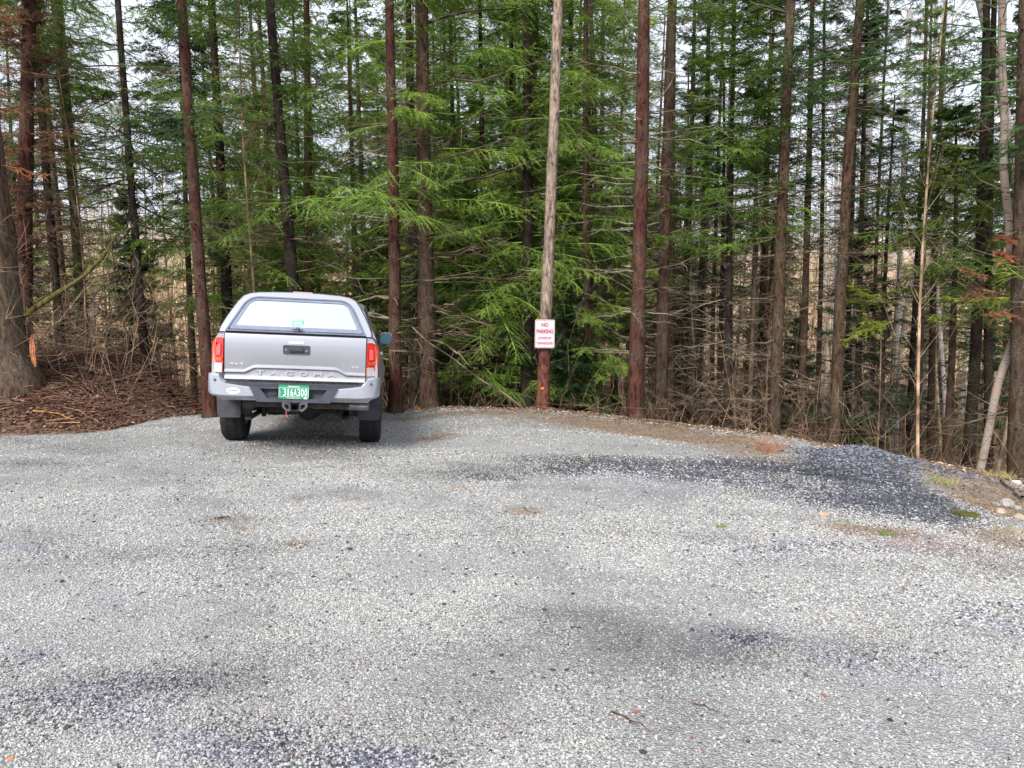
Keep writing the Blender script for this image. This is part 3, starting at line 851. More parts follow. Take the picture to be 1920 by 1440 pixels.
tree('spruce_tree', 'tree', 'shadowy black brown trunk between the red barked trunk and the thick grey brown one', 778, 762, 771, 15.2, 24, DRK, dead=(0, 6, 8, 1.5), crowns=[(3, 11, 6, 1.9, G_DK, H_())])
tree('hemlock_tree', 'tree', 'thick grey brown hemlock trunk with large splayed bare limbs, right of the truck', 805, 765, 789, 13.4, 36, BRN, k=16, dead=(0.3, 6.5, 7, 2.4, dict(a=.12, b=-.02, thick=1.5, twigs=12)), crowns=[(2.4, 10, 9, 2.5, G_HEM, H_())], tcol=TWG)
tree('hemlock_tree', 'tree', 'thin dark stem between the thick grey brown hemlock and the sign, leafy above', 862, 765, 850, 17.0, 14, DRK, dead=(-.5, 5, 8, 1.4), crowns=[(0.7, 11, 9, 2.2, G_HEM, H_())])
tree('hemlock_tree', 'tree', 'green hemlock with boughs sweeping low to the left of the sign', 906, 765, 905, 15.0, 14, DRK, dead=(-.4, 2, 8, 1.4), crowns=[(-.1, 10.5, 16, 2.5, G_HEM, H_())])
tree('hemlock_tree', 'tree', 'twin dark stem standing nearest left of the sign trunk, outer one', 955, 765, 962, 15.5, 15, DRK, dead=(-.4, 3, 8, 1.4), crowns=[(1.5, 10.5, 10, 2.2, G_SPR, H_())])
tree('hemlock_tree', 'tree', 'dark trunk close behind the sign trunk on its left', 987, 762, 980, 14.3, 27, DRK, dead=(-.2, 5, 8, 1.2), crowns=[(1.0, 10, 12, 2.2, G_HEM, H_()), (-.4, .9, 12, 1.8, G_SPR, H_())])
tree('spruce_tree', 'tree', 'slim trunk whose peeled pale upper stem carries the no parking sign', 1017, 768, 1043, 12.35, 24, PALE, H=9, bend=.015, top=.6, flare=.15, dead=(1.7, 7, 2.6, .5), tcol=TWP, mat=M_PEEL)
tree('spruce_tree', 'tree', 'straight dark brown trunk just right of the no parking sign', 1062, 760, 1064, 17.0, 16, DRK, dead=(-.5, 6, 8, 1.4), crowns=[(2.4, 11, 10, 2.1, G_SPR, H_()), (-.6, .9, 9, 1.7, G_SPR, H_())])
tree('hemlock_tree', 'tree', 'hemlock with low fanned green boughs between the sign and the dark red trunk', 1105, 700, 1098, 14.6, 18, BRN, dead=(0, 6, 6, 1.5), crowns=[(-0.4, 1.7, 18, 2.0, G_HEM, H_()), (2.0, 10.5, 10, 2.1, G_HEM, H_())])
tree('spruce_tree', 'tree', 'stout dark red trunk with pale bare stubs, right of the sign', 1191, 786, 1207, 11.7, 30, REDB, k=16, top=.45, bend=.02, dead=(1.2, 7, 9, 1.3, dict(a=.05, b=.02)), crowns=[(5.6, 9.5, 4, 1.7, G_SPR, S_())], tcol=TWP)
tree('spruce_tree', 'tree', 'reddish trunk half pale with lichen, next right of the stout dark red trunk', 1238, 790, 1257, 13.0, 26, BRN, top=.45, bend=.02, dead=(0, 7, 14, 1.2), crowns=[(6, 10.5, 3, 1.5, G_SPR, S_())], tcol=TWP)
tree('spruce_tree', 'tree', 'slender brown trunk tucked behind the lichen flecked trunk', 1256, 785, 1272, 15.4, 14, BRN, dead=(-.4, 6, 9, 1.0), tcol=TWG)
tree('spruce_tree', 'tree', 'left one of two dark slender trunks left of the green topped spruce', 1281, 790, 1296, 15.2, 14, DRK, dead=(-.5, 5, 12, 1.2), tcol=TWG)
tree('spruce_tree', 'tree', 'right one of two dark slender trunks left of the green topped spruce', 1306, 792, 1322, 14.6, 14, DRK, dead=(-.5, 5, 16, 1.3), tcol=TWP)
tree('spruce_tree', 'tree', 'bushy green topped spruce with a black stem and whitish dead lower branches', 1366, 805, 1372, 13.2, 19, DRK, H=10.2, top=.15, dead=(-.5, 2.9, 16, 1.2), crowns=[(2.3, 9.0, 48, 1.75, G_SPR, S_(a=.05, b=0.05, prof='cone', tw=12, nl=.06, nw=.016))], tcol=TWP)
tree('spruce_tree', 'tree', 'dark slim companion stem just left of the bushy green topped spruce', 1350, 800, 1352, 14.4, 13, DRK, H=8, dead=(-.5, 3, 12, 1.0), crowns=[(2.8, 8, 8, 1.0, G_DK, S_())], tcol=TWP)
tree('spruce_tree', 'tree', 'straight brown trunk of middling size, first right of the bushy green topped spruce', 1450, 815, 1483, 12.2, 25, BRN, top=.4, bend=.02, dead=(-.3, 6.5, 14, 1.05), crowns=[(4.4, 10, 9, 1.4, G_DK, S_())], tcol=TWG)
tree('spruce_tree', 'tree', 'slim dark trunk above the small white gravel heap', 1500, 818, 1523, 13.4, 16, BRN, H=12, dead=(-.4, 6, 15, .95), crowns=[(3.6, 11, 16, 1.4, G_SPR, S_())], tcol=TWG)
tree('spruce_tree', 'tree', 'tall brown trunk leaning right beside a splintered snag, behind the dark gravel heap', 1566, 834, 1622, 12.0, 24, BRN, top=.4, bend=.05, dead=(-.3, 6.5, 12, 1.15), crowns=[(4.4, 10, 9, 1.8, G_DK, S_())], tcol=TWG)
tree('spruce_tree', 'tree', 'narrow blackish trunk right of the tall leaning one, in front of a white birch', 1610, 840, 1632, 13.2, 15, DRK, H=8.8, dead=(-.5, 4, 22, 1.1), crowns=[(2.4, 8.4, 16, 1.4, G_DK, S_(prof='cone'))], tcol=TWG)
tree('spruce_tree', 'tree', 'narrow dark trunk with a tuft of yellow green needles, right of the dark gravel heap', 1656, 845, 1683, 12.6, 13, DRK, H=7, top=.2, dead=(-.5, 3.5, 22, 1.1), crowns=[(2.9, 6.9, 8, 1.0, G_DK, S_(prof='cone')), (1.2, 1.7, 7, 1.1, G_YEL, S_(az=(2.2, 4.2)))], tcol=TWD)
tree('fir_tree', 'tree', 'thin stem left of the bushy fir at right', 1745, 868, 1772, 13.6, 14, BRN, dead=(-.5, 5, 11, 1.2), crowns=[(3.6, 8, 4, 1.0, G_SPR, S_())], tcol=TWG)
tree('fir_tree', 'tree', 'bushy olive green fir with wide layered boughs near the right edge', 1773, 870, 1786, 11.8, 19, BRN, H=6.6, top=.15, dead=(-.3, 2.2, 12, 1.2), crowns=[(1.7, 6.5, 42, 1.8, (0.10, 0.15, .032), S_(a=.0, b=-.05, prof='cone', nl=.06, nw=.016)), (0.9, 2.0, 7, 1.3, G_YEL, S_(gap=.2))], tcol=TWD)
tree('spruce_tree', 'tree', 'thick black trunk standing between the bushy fir and the crooked birch', 1812, 875, 1850, 11.2, 24, DRK, H=10, dead=(0, 3, 8, 1.1), crowns=[(2.0, 9.5, 9, 2.0, G_SPR, S_(gap=.15))], tcol=TWD)
tree('spruce_tree', 'tree', 'black trunk directly behind the foot of the crooked birch', 1856, 885, 1866, 11.6, 17, DRK, dead=(0, 4, 7, 1.1), crowns=[(3.4, 10, 6, 1.4, G_DK, S_())], tcol=TWD)
tree('spruce_tree', 'tree', 'brown flaky trunk at the right edge, lowest foot of all', 1904, 905, 1908, 9.9, 32, (.075,.048,.034), dead=(0, 5, 5, 1.0), crowns=[(2.8, 9, 8, 1.9, G_DK, S_())], tcol=TWG)

for i_, (pb_, pt_, Y_, w_) in enumerate([(1334, 1346, 15.5, 11), (1424, 1446, 15.0, 12), (1529, 1552, 14.6, 12), (1592, 1618, 15.8, 13), (1636, 1655, 15.2, 10), (1702, 1728, 14.4, 13), (1724, 1744, 15.6, 11)]):
    tree('spruce_tree', 'tree', 'slim dark spruce stem in the screen of poles on the right', pb_, 830, pt_, Y_, w_, DRK if i_ % 2 else BRN, H=10.5, dead=(-.8, 5, 9, .9), crowns=[(4.2, 10, 7, 1.1, G_DK, S_(prof='cone'))], tcol=TWG, group='slim dark spruce stems on the right', k=8)

# crooked birch at the right edge
def stem_poly(name, cat, label, pts, Y, w0, w1, mat, color, group=None, twig=None, k=10, part='trunk', foot=True, up=0):
    P = np.array([at(px, py, (Y[i] if isinstance(Y, (list, tuple)) else Y)) for i, (px, py) in enumerate(pts)])
    Ym = Y[0] if isinstance(Y, (list, tuple)) else Y
    # smooth the polyline
    t = np.linspace(0, len(P) - 1, (len(P) - 1) * 6 + 1)
    Q = np.stack([np.interp(t, np.arange(len(P)), P[:, c]) for c in range(3)], -1)
    for _ in range(3): Q[1:-1] = (Q[:-2] + 2 * Q[1:-1] + Q[2:]) / 4
    if foot:
        z = float(gz(Q[:1, 0], Q[:1, 1])[0])
        if z < Q[0, 2]: Q = np.concatenate([[[Q[0, 0] - (Q[1, 0] - Q[0, 0]) * .5, Q[0, 1], z - .1]], Q])
    o0 = Q[0].copy()
    r = np.linspace(w0, w1, len(Q)) * Ym / FPX / 2
    V, F = tubes((Q - o0)[None], r[None], k)
    root = empty(name, tuple(o0), label, cat, group)
    link(part, npmesh(part, V, quads=F, mats=[mat], smooth=True), root, color)
    if twig:
        rg = np.random.default_rng(int(pts[0][0]))
        n, L, colr = twig
        idx = rg.integers(len(Q) // 3, len(Q), n)
        A = rg.uniform(0, 2 * PI, n); Lr = L * rg.uniform(.3, 1.1, n); s = np.linspace(0, 1, 5)
        u = np.stack([np.cos(A), np.sin(A), 0 * A], -1)
        TP = (Q[idx] - o0)[:, None, :] + u[:, None, :] * (Lr[:, None] * s)[..., None]
        TP[:, :, 2] += Lr[:, None] * (0.5 * s + .25 * s ** 2)[None]
        TP[:, 1:] += rg.normal(0, .03, (n, 4, 3)) * Lr[:, None, None]
        link('branches', npmesh('branches', *tubes(TP, (0.004 + .004 * Lr[:, None]) * (1 - .8 * s), 3), mats=[M_TWIG]), root, colr)
    return root

WHITE = (0.50, 0.49, 0.46)
stem_poly('birch_tree', 'tree', 'crooked pale birch zigzagging up the right edge of the clearing', [(1836, 890), (1853, 812), (1870, 719), (1902, 632), (1914, 587), (1898, 531), (1891, 406), (1880, 312), (1884, 220), (1878, 110), (1880, 0), (1876, -120)], 10.2, 15, 13, M_BIRCH, (0.30, 0.25, 0.21), twig=(26, 1.2, TWG))
stem_poly('birch_tree', 'tree', 'white birch leaning away to the right edge beside the crooked birch', [(1960, 800), (1945, 600), (1925, 450), (1908, 340), (1884, 210), (1862, 100), (1838, 0), (1815, -120)], 12.6, 20, 16, M_BIRCH, WHITE, twig=(20, 1.2, TWG))
stem_poly('birch_tree', 'tree', 'broad white birch trunk behind the tall leaning spruce', [(1598, 800), (1604, 640), (1612, 480), (1624, 330), (1634, 150), (1640, 0)], 17.5, 17, 12, M_BIRCH, WHITE, twig=(30, 2.2, TWP))
stem_poly('birch_tree', 'tree', 'slim white birch between the two narrow dark trunks on the right', [(1673, 840), (1680, 700), (1686, 520), (1692, 350), (1700, 200), (1704, 20)], 18, 10, 7, M_BIRCH, WHITE, twig=(30, 2.0, TWP))
stem_poly('birch_tree', 'tree', 'thin forked white birch left of the bushy fir', [(1680, 840), (1684, 700), (1700, 560), (1735, 420), (1745, 280), (1752, 120), (1756, 0)], 16, 8, 6, M_BIRCH, WHITE, twig=(30, 1.8, TWP))
stem_poly('birch_tree', 'tree', 'white birch stem just behind the bushy fir', [(1776, 830), (1768, 690), (1758, 560), (1750, 420), (1744, 300)], 17, 9, 6, M_BIRCH, WHITE, twig=(20, 1.8, TWP))
stem_poly('snag', 'tree', 'splintered tan snag with a pointed broken top, left of the tall leaning spruce', [(1560, 830), (1566, 640), (1575, 480), (1582, 330), (1586, 250), (1588, 195)], 12.5, 13, 2, M_BARK, (0.20, 0.13, 0.09), twig=(10, .7, TWG))
stem_poly('snag', 'tree', 'small grey brown snag snapped off at mid height, right of the bushy green topped spruce', [(1404, 812), (1410, 640), (1417, 500), (1421, 405)], 13.4, 10, 6, M_BARK, GREYB, twig=(30, .8, TWG))
stem_poly('snag', 'tree', 'thin leaning snag right of the green topped spruce, shaded brown', [(1434, 812), (1438, 650), (1447, 500), (1452, 400)], 14.5, 11, 5, M_BARK, BRN, twig=(26, .9, TWG))
stem_poly('leaning_pole', 'fallen tree', 'black dead stem leaning diagonally behind the sign', [(1020, 690), (1045, 645), (1075, 590), (1108, 545), (1150, 498)], 13.9, 6, 10, M_BARK, (0.03, .025, .022), foot=False, part='stem')
stem_poly('bent_pole', 'fallen tree', 'thin pale bent pole sloping down from the thick hemlock to the rim', [(772, 612), (800, 640), (850, 672), (900, 712), (950, 740), (983, 768)], [12.9, 12.8, 12.7, 12.6, 12.5, 12.5], 2.4, 3.8, M_TWIG, TWG, foot=False, part='stem')
stem_poly('mossy_limb', 'branch', 'yellow mossy limb curving up from the massive left trunk', [(44, 592), (110, 548), (155, 520), (195, 480), (218, 440), (252, 425)], [10.4, 10.7, 11.0, 11.3, 11.6, 11.9], 11, 4, M_BARK, (0.12, 0.105, 0.03), foot=False, part='limb', twig=(8, .5, TWG))
# orange wound on the massive trunk
def wound():
    a = at(62, 655, 10.05)
    rg = np.random.default_rng(3)
    P = []; 
    for i in range(9):
        x = a[0] - .01 + (i - 4) * .0055 ; z0 = a[2] - rg.uniform(.12, .24); z1 = a[2] + rg.uniform(.08, .28)
        P.append([[x, a[1] + .02, z0], [x + rg.normal(0, .008), a[1] - .01, (z0 + z1) / 2], [x - .012, a[1] + .02, z1]])
    V, F = tubes(np.array(P), np.tile([.012, .013, .003], (9, 1)), 5)
    o = link('torn_wood', npmesh('torn_wood', V, quads=F, mats=[simple('fresh_wood', (0.34, 0.13, 0.055), .85, noise=.6, nscale=30)]))
    tag(o, 'bright orange torn wood splinter on the side of the massive left trunk', 'splinter')
wound()

# ---------------------------------------------------------------- trees further back: a few kinds, copied one by one
def proto_conifer(seed, H, r0, g0, g1, pm, L, d0, d1, dpm, dL, kw, tw=7):
    rng = np.random.default_rng(seed)
    pf = path_fn(H, (rng.normal(0, .02), 0), .08, seed)
    return dict(trunk=trunk_mesh('trunk', pf, H, r0, M_BARK, k=7, step=.6, seed=seed, top=.2),
                dead_branches=dead_branches('dead_branches', pf, H, r0, rng, d0, d1, dpm, dL, twigs=5, thick=1.25) if dpm else None,
                crown=crown('crown', pf, H, rng, g0, g1, pm, L, tw=tw, nt_=7, nl=.11, nw=.028, **kw) if pm else None)

def proto_sapling(seed, H, r0, n=46, spread=.7):
    rng = np.random.default_rng(seed)
    pf = path_fn(H, (rng.normal(0, .04), 0), .15, seed)
    tr = trunk_mesh('trunk', pf, H, r0, M_TWIG, k=5, step=.7, seed=seed, top=.15, flare=.1)
    br = dead_branches('branches', pf, H, r0, rng, H * .2, H * .98, n / H * 1.2, spread * 1.5, a=1.3, b=.5, twigs=11, thick=.6)
    return dict(trunk=tr, branches=br)

KW1 = dict(a=-.05, b=.02, tl=.38, droop=.12, prof='col'); KW2 = dict(a=.02, b=-.15, tl=.42, droop=.22, prof='col'); KW3 = dict(a=.1, b=0, tl=.4, droop=.05, prof='cone', ang=.8)
KW5 = dict(a=-.02, b=-.04, tl=.40, droop=.2, prof='cone')
KW4 = dict(a=-.02, b=.02, tl=.36, droop=.12, prof='cone')
PROTO = {
    'spruce_tree': [proto_conifer(101, 14, .11, 4.5, 13.9, 8, 1.7, .5, 5.5, 12, 1.2, KW1), proto_conifer(102, 13, .09, 6.5, 12.9, 7, 1.4, .3, 7, 13, 1.1, KW1), proto_conifer(103, 15, .13, 5.5, 14.9, 8, 1.9, .5, 6, 10, 1.3, KW1)],
    'short_spruce': [proto_conifer(104, 9.5, .08, 2.8, 9.4, 24, 1.9, .4, 4, 12, 1.2, KW4, 8), proto_conifer(105, 8, .07, 2.0, 7.9, 26, 1.7, .3, 3, 13, 1.1, KW5, 8), proto_conifer(106, 11, .09, 3.6, 10.9, 22, 2.1, .4, 4, 12, 1.2, KW5, 8)],
    'hemlock_tree': [proto_conifer(111, 13, .10, 2.6, 12.9, 9, 2.2, .4, 4, 7, 1.4, KW2), proto_conifer(112, 14, .12, 3.6, 13.9, 9, 2.4, .4, 5, 7, 1.5, KW2)],
    'young_fir': [proto_conifer(121, 5.0, .045, .5, 4.9, 17, 1.1, .2, 1.0, 4, .6, KW3), proto_conifer(122, 3.2, .035, .3, 3.1, 20, .8, .1, .5, 4, .4, KW3)],
    'dead_spruce': [proto_conifer(131, 10, .07, 0, 0, 0, 0, .4, 9.6, 15, 1.1, None), proto_conifer(132, 8, .06, 0, 0, 0, 0, .4, 7.6, 17, 1.2, None)],
    'bare_sapling': [proto_sapling(141, 8, .028, 70, .45), proto_sapling(142, 6, .018, 60, .4), proto_sapling(143, 9, .035, 90, .5)],
}
PB = [proto_sapling(151, 12, .07, 50, .9)]
pf = path_fn(12, (.03, 0), .15, 151); PB[0]['trunk'] = trunk_mesh('trunk', pf, 12, .075, M_BIRCH, k=8, step=.6, seed=151, top=.2)
PROTO['birch_tree'] = PB

ZONES = [('left', -0.75, -0.36, 'behind the brush bank, left of the truck'), ('behind', -0.36, -0.13, 'in the wood behind the truck'),
         ('centre', -0.13, 0.14, 'in the wood behind the sign'), ('right', 0.14, 0.36, 'in the thicket beyond the white gravel rim'), ('far', 0.36, 0.75, 'beyond the dark gravel heap, toward the right edge')]
LBL = {'spruce_tree': 'background spruce with bare lower stem', 'hemlock_tree': 'background hemlock hung with green boughs', 'young_fir': 'small green young fir', 'dead_spruce': 'bare dead spruce pole', 'short_spruce': 'full crowned shorter spruce',
       'bare_sapling': 'leafless thin sapling', 'birch_tree': 'distant white stemmed birch'}
def place_back():
    rng = np.random.default_rng(77)
    pts = []
    def put(kind, th, r, sc, bark, twig, leaf):
        x, y = r * math.sin(th), r * math.cos(th)
        for (a, b) in pts:
            if (a - x) ** 2 + (b - y) ** 2 < (0.35 if kind in ('bare_sapling',) else 0.8): return False
        pts.append((x, y))
        z = float(gz(np.array([x]), np.array([y]))[0]) - .05
        zone = next((q for q in ZONES if q[1] <= th < q[2]), ZONES[0] if th < 0 else ZONES[-1])
        pr = PROTO[kind][rng.integers(len(PROTO[kind]))]
        root = empty('spruce_tree' if kind == 'short_spruce' else kind, (x, y, z), LBL[kind] + ' ' + zone[3], 'tree', LBL[kind].split(' with')[0] + 's ' + zone[3], rng.uniform(0, 2 * PI))
        root.scale = (sc, sc, sc * rng.uniform(.9, 1.12))
        for part, me in pr.items():
            if me is None: continue
            colr = bark if part == 'trunk' else (leaf if part == 'crown' else twig)
            link(part, me, root, colr)
        return True
    def col(c, v=.25):
        k = rng.uniform(1 - v, 1 + v); return tuple(float(np.clip(q * k * rng.uniform(.93, 1.07), 0, 1)) for q in c)
    barks = [REDB, BRN, DRK, BRN, GREYB, MOSS]
    plan = [  # kind, th range, r range, count
        ('spruce_tree', -.68, -.36, 16, 36, 4), ('spruce_tree', -.36, .14, 18, 38, 8), ('spruce_tree', .14, .36, 17, 36, 4), ('spruce_tree', .36, .68, 15, 32, 2),
        ('short_spruce', -.68, -.36, 17, 32, 6), ('short_spruce', -.36, .14, 17, 32, 16), ('short_spruce', .14, .36, 17, 30, 6), ('short_spruce', .36, .68, 17, 32, 4),
        ('hemlock_tree', -.60, -.38, 17, 30, 6), ('hemlock_tree', -.38, -.05, 16, 28, 17), ('hemlock_tree', -.05, .17, 15.5, 28, 14),
        ('dead_spruce', -.68, -.3, 13.5, 26, 6), ('dead_spruce', -.3, .17, 15, 26, 4), ('dead_spruce', .17, .42, 13.5, 26, 5), ('dead_spruce', .42, .66, 12.5, 26, 4),
        ('young_fir', -.66, -.30, 16, 26, 4), ('young_fir', -.1, .12, 14, 22, 8), ('young_fir', .34, .6, 14, 26, 7), ('young_fir', .15, .34, 18, 30, 6),
        ('bare_sapling', -.70, -.28, 13.5, 30, 52), ('bare_sapling', -.28, .15, 14, 28, 22), ('bare_sapling', .15, .42, 13.2, 34, 52), ('bare_sapling', .42, .68, 12, 34, 26),
        ('birch_tree', .22, .60, 17, 34, 11), ('birch_tree', -.6, -.3, 20, 32, 3)]
    for kind, t0, t1, r0, r1, n in plan:
        c = 0; tries = 0
        while c < n and tries < n * 12:
            tries += 1
            th = rng.uniform(t0, t1); r = r0 + (r1 - r0) * rng.random() ** .8
            if kind in ('spruce_tree', 'hemlock_tree', 'dead_spruce', 'short_spruce') and (-.51 < th < -.41 or .37 < th < .51) and rng.random() < .8: c += 1; continue
            leaf = {'short_spruce': col(G_SPR if rng.random() < .6 else G_DK), 'spruce_tree': col(G_SPR if rng.random() < .6 else G_DK), 'hemlock_tree': col(G_HEM), 'young_fir': col((.05, .105, .04))}.get(kind, G_SPR)
            bark = {'birch_tree': col(WHITE, .15), 'bare_sapling': col((.26, .20, .135), .35), 'dead_spruce': col(BRN, .3)}.get(kind, col(barks[rng.integers(6)], .2))
            tw_ = col((.21, .16, .11) if (kind == 'bare_sapling' and th > .1) else ((.22, .145, .095) if kind == 'bare_sapling' else TWG), .3)
            if put(kind, th, r, rng.uniform(.8, 1.15), bark, tw_, leaf): c += 1
place_back()

# ---------------------------------------------------------------- far wood on the hillside: one mass
def far_wood():
    rng = np.random.default_rng(9)
    n = 5200
    r = 34 + 90 * rng.random(n) ** .9; th = rng.uniform(-.8, .8, n)
    X, Y = r * np.sin(th), r * np.cos(th); Z = gz(X, Y)
    Hh = rng.uniform(4, 9, n)
    P = np.stack([np.stack([X, Y, Z - .1], -1), np.stack([X + rng.normal(0, .2, n), Y, Z + Hh * .5], -1), np.stack([X + rng.normal(0, .4, n), Y, Z + Hh], -1)], 1)
    rad = rng.uniform(.02, .07, n)[:, None] * np.array([1, .8, .2])
    parts = [tubes(P, rad, 3)]
    m = 14
    t = rng.uniform(.25, 1, (n, m))
    p0 = P[:, :1] * (1 - t[..., None]) + P[:, 2:] * t[..., None]
    A = rng.uniform(0, 2 * PI, (n, m)); L = rng.uniform(.5, 1.6, (n, m)) * (1.2 - .6 * t)
    d = np.stack([np.cos(A), np.sin(A), rng.uniform(.4, 1.3, (n, m))], -1) * L[..., None]
    TP = np.stack([p0, p0 + d * .5 + rng.normal(0, .06, (n, m, 3)), p0 + d], 2).reshape(-1, 3, 3)
    parts.append(tubes(TP, np.tile([.018, .012, .005], (n * m, 1)), 3))
    V, Q = join(parts)
    k = rng.random(n)
    o = link('far_wood', npmesh('far_wood', V, quads=Q, mats=[M_TWIG]), None, (.44, .33, .22))
    tag(o, 'leafless brown wood covering the far hillside', 'wood', kind='stuff')
far_wood()

def underbrush():
    rng = np.random.default_rng(10)
    n = 7500
    r = 12.3 + 18 * rng.random(n) ** 1.1; th = rng.uniform(-.72, .72, n)
    X, Y = r * np.sin(th), r * np.cos(th)
    rc, _ = crest(th); k = r > rc + .8; X, Y, th = X[k], Y[k], th[k]; n = len(X)
    Z = gz(X, Y)
    L = rng.uniform(.5, 2.2, n); A = rng.uniform(0, 2 * PI, n); el = rng.uniform(.1, 1.5, n)
    d = np.stack([np.cos(A) * np.cos(el), np.sin(A) * np.cos(el), np.sin(el)], -1)
    s = np.linspace(0, 1, 5)
    P = np.stack([X, Y, Z + rng.uniform(0, .5, n) * (el < .6)], -1)[:, None, :] + d[:, None, :] * (L[:, None] * s)[..., None]
    P[:, :, 2] += (-.08 * L[:, None] * s ** 2) * (el < 1.0)[:, None]
    P[:, 1:] += rng.normal(0, .05, (n, 4, 3)) * L[:, None, None]
    parts = [tubes(P, (0.0025 + .002 * L[:, None]) * (1 - .7 * s), 3)]
    m = 5; t = rng.integers(1, 5, (n, m)); p0 = P[np.arange(n)[:, None], t]
    dd = d[:, None, :] * .6 + rng.normal(0, .6, (n, m, 3)); l = L[:, None] * rng.uniform(.1, .35, (n, m))
    TP = np.stack([p0, p0 + dd * l[..., None] * .5, p0 + dd * l[..., None] + rng.normal(0, .03, (n, m, 3))], 2).reshape(-1, 3, 3)
    parts.append(tubes(TP, np.tile([.0032, .0026, .0013], (n * m, 1)), 3))
    V, Q = join(parts)
    o = link('underbrush', npmesh('underbrush', V, quads=Q, mats=[M_TWIG]), None, (.17, .115, .078))
    tag(o, 'tangle of dry brown twigs on the forest floor', 'underbrush', kind='stuff')
underbrush()
# ================================================================ the pickup truck
# local axes: x right, y forward, z up; origin on the ground midway between the rear tyres, tail plane at y = -1.12
def bm_obj(name, bm, mat, parent, bevel=0.0, seg=2, smooth=True, label=None, ang=35):
    if bevel:
        bmesh.ops.bevel(bm, geom=[e for e in bm.edges if len(e.link_faces) == 2 and e.calc_face_angle(0) > R(ang)], offset=bevel, segments=seg, affect='EDGES', clamp_overlap=True)
    bmesh.ops.recalc_face_normals(bm, faces=bm.faces)
    me = bpy.data.meshes.new(name)
    bm.to_mesh(me); bm.free()
    for m in (mat if isinstance(mat, (list, tuple)) else [mat]): me.materials.append(m)
    if smooth:
        me.polygons.foreach_set('use_smooth', [True] * len(me.polygons))
        me.set_sharp_from_angle(angle=R(32))
    o = link(name, me, parent)
    if label: o['label'] = label
    return o

def add_box(bm, x0, x1, y0, y1, z0, z1, mi=0):
    v = [bm.verts.new((x, y, z)) for x in (x0, x1) for y in (y0, y1) for z in (z0, z1)]
    for f in ((0, 1, 3, 2), (4, 6, 7, 5), (0, 4, 5, 1), (2, 3, 7, 6), (0, 2, 6, 4), (1, 5, 7, 3)):
        fc = bm.faces.new([v[i] for i in f]); fc.material_index = mi
    return v

def add_prism(bm, pts, y0, y1, shear=None):
    """polygon in x,z extruded along y; shear(z) adds to y"""
    sh = shear or (lambda z: 0)
    a = [bm.verts.new((x, y0 + sh(z), z)) for x, z in pts]
    b = [bm.verts.new((x, y1 + sh(z), z)) for x, z in pts]
    n = len(pts)
    bm.faces.new(a); bm.faces.new(b[::-1])
    for i in range(n): bm.faces.new((a[i], b[i], b[(i + 1) % n], a[(i + 1) % n]))

def loft(bm, rings, cap=True):
    vs = [[bm.verts.new(p) for p in r] for r in rings]
    n = len(rings[0])
    for a, b in zip(vs, vs[1:]):
        for i in range(n): bm.faces.new((a[i], b[i], b[(i + 1) % n], a[(i + 1) % n]))
    if cap: bm.faces.new(vs[0]); bm.faces.new(vs[-1][::-1])

def cyl(bm, c, axis, r, h, k=24, r2=None):
    q = Vector(axis).normalized().to_track_quat('Z', 'Y').to_matrix().to_4x4()
    bmesh.ops.create_cone(bm, cap_ends=True, segments=k, radius1=r, radius2=r2 if r2 is not None else r, depth=h, matrix=Matrix.Translation(c) @ q)

def ring_frame(bm, outer, inner, y0, y1, shear):
    """frame between two polygons of equal count in x,z"""
    n = len(outer)
    L = []
    for pts, y in ((outer, y0), (inner, y0), (inner, y1), (outer, y1)):
        L.append([bm.verts.new((x, y + shear(z), z)) for x, z in pts])
    for k in range(4):
        a, b = L[k], L[(k + 1) % 4]
        for i in range(n): bm.faces.new((a[i], b[i], b[(i + 1) % n], a[(i + 1) % n]))

def rounded(pts, r, seg=4):
    """round the corners of a polygon; r one number or one per corner"""
    out, n = [], len(pts)
    for i in range(n):
        ri = r[i] if isinstance(r, (list, tuple)) else r
        p = Vector(pts[i]); a = Vector(pts[i - 1]) - p; b = Vector(pts[(i + 1) % n]) - p
        if ri <= 0: out.append(tuple(p)); continue
        d = min(ri, a.length * .45, b.length * .45)
        A = p + a.normalized() * d; B = p + b.normalized() * d
        for k in range(seg + 1):
            t = k / seg
            out.append(tuple((1 - t) ** 2 * A + 2 * t * (1 - t) * p + t * t * B))
    return out

def text_obj(name, s, w, h, depth, mat, parent, pos, tilt=0.0, label=None, bold=0.0, facing=None):
    """lettering that faces -y, fitted to w x h metres, centred at pos"""
    cu = bpy.data.curves.new(name, 'FONT'); cu.body = s; cu.extrude = 0.5; cu.offset = bold; cu.resolution_u = 3
    t = bpy.data.objects.new(name, cu); COL.objects.link(t)
    dg = bpy.context.evaluated_depsgraph_get()
    me = bpy.data.meshes.new_from_object(t.evaluated_get(dg))
    bpy.data.objects.remove(t); bpy.data.curves.remove(cu)
    n = len(me.vertices); V = np.empty(n * 3, np.float32); me.vertices.foreach_get('co', V); V = V.reshape(-1, 3)
    lo, hi = V.min(0), V.max(0)
    U = (V - (lo + hi) / 2) / np.maximum(hi - lo, 1e-6)
    W = np.stack([U[:, 0] * w, -U[:, 2] * depth, U[:, 1] * h], -1)
    me.vertices.foreach_set('co', W.ravel().astype(np.float32)); me.materials.clear(); me.materials.append(mat); me.update()
    me.name = name
    o = link(name, me, parent); o.location = pos; o.rotation_euler = (tilt, 0, 0)
    if label: o['label'] = label
    return o

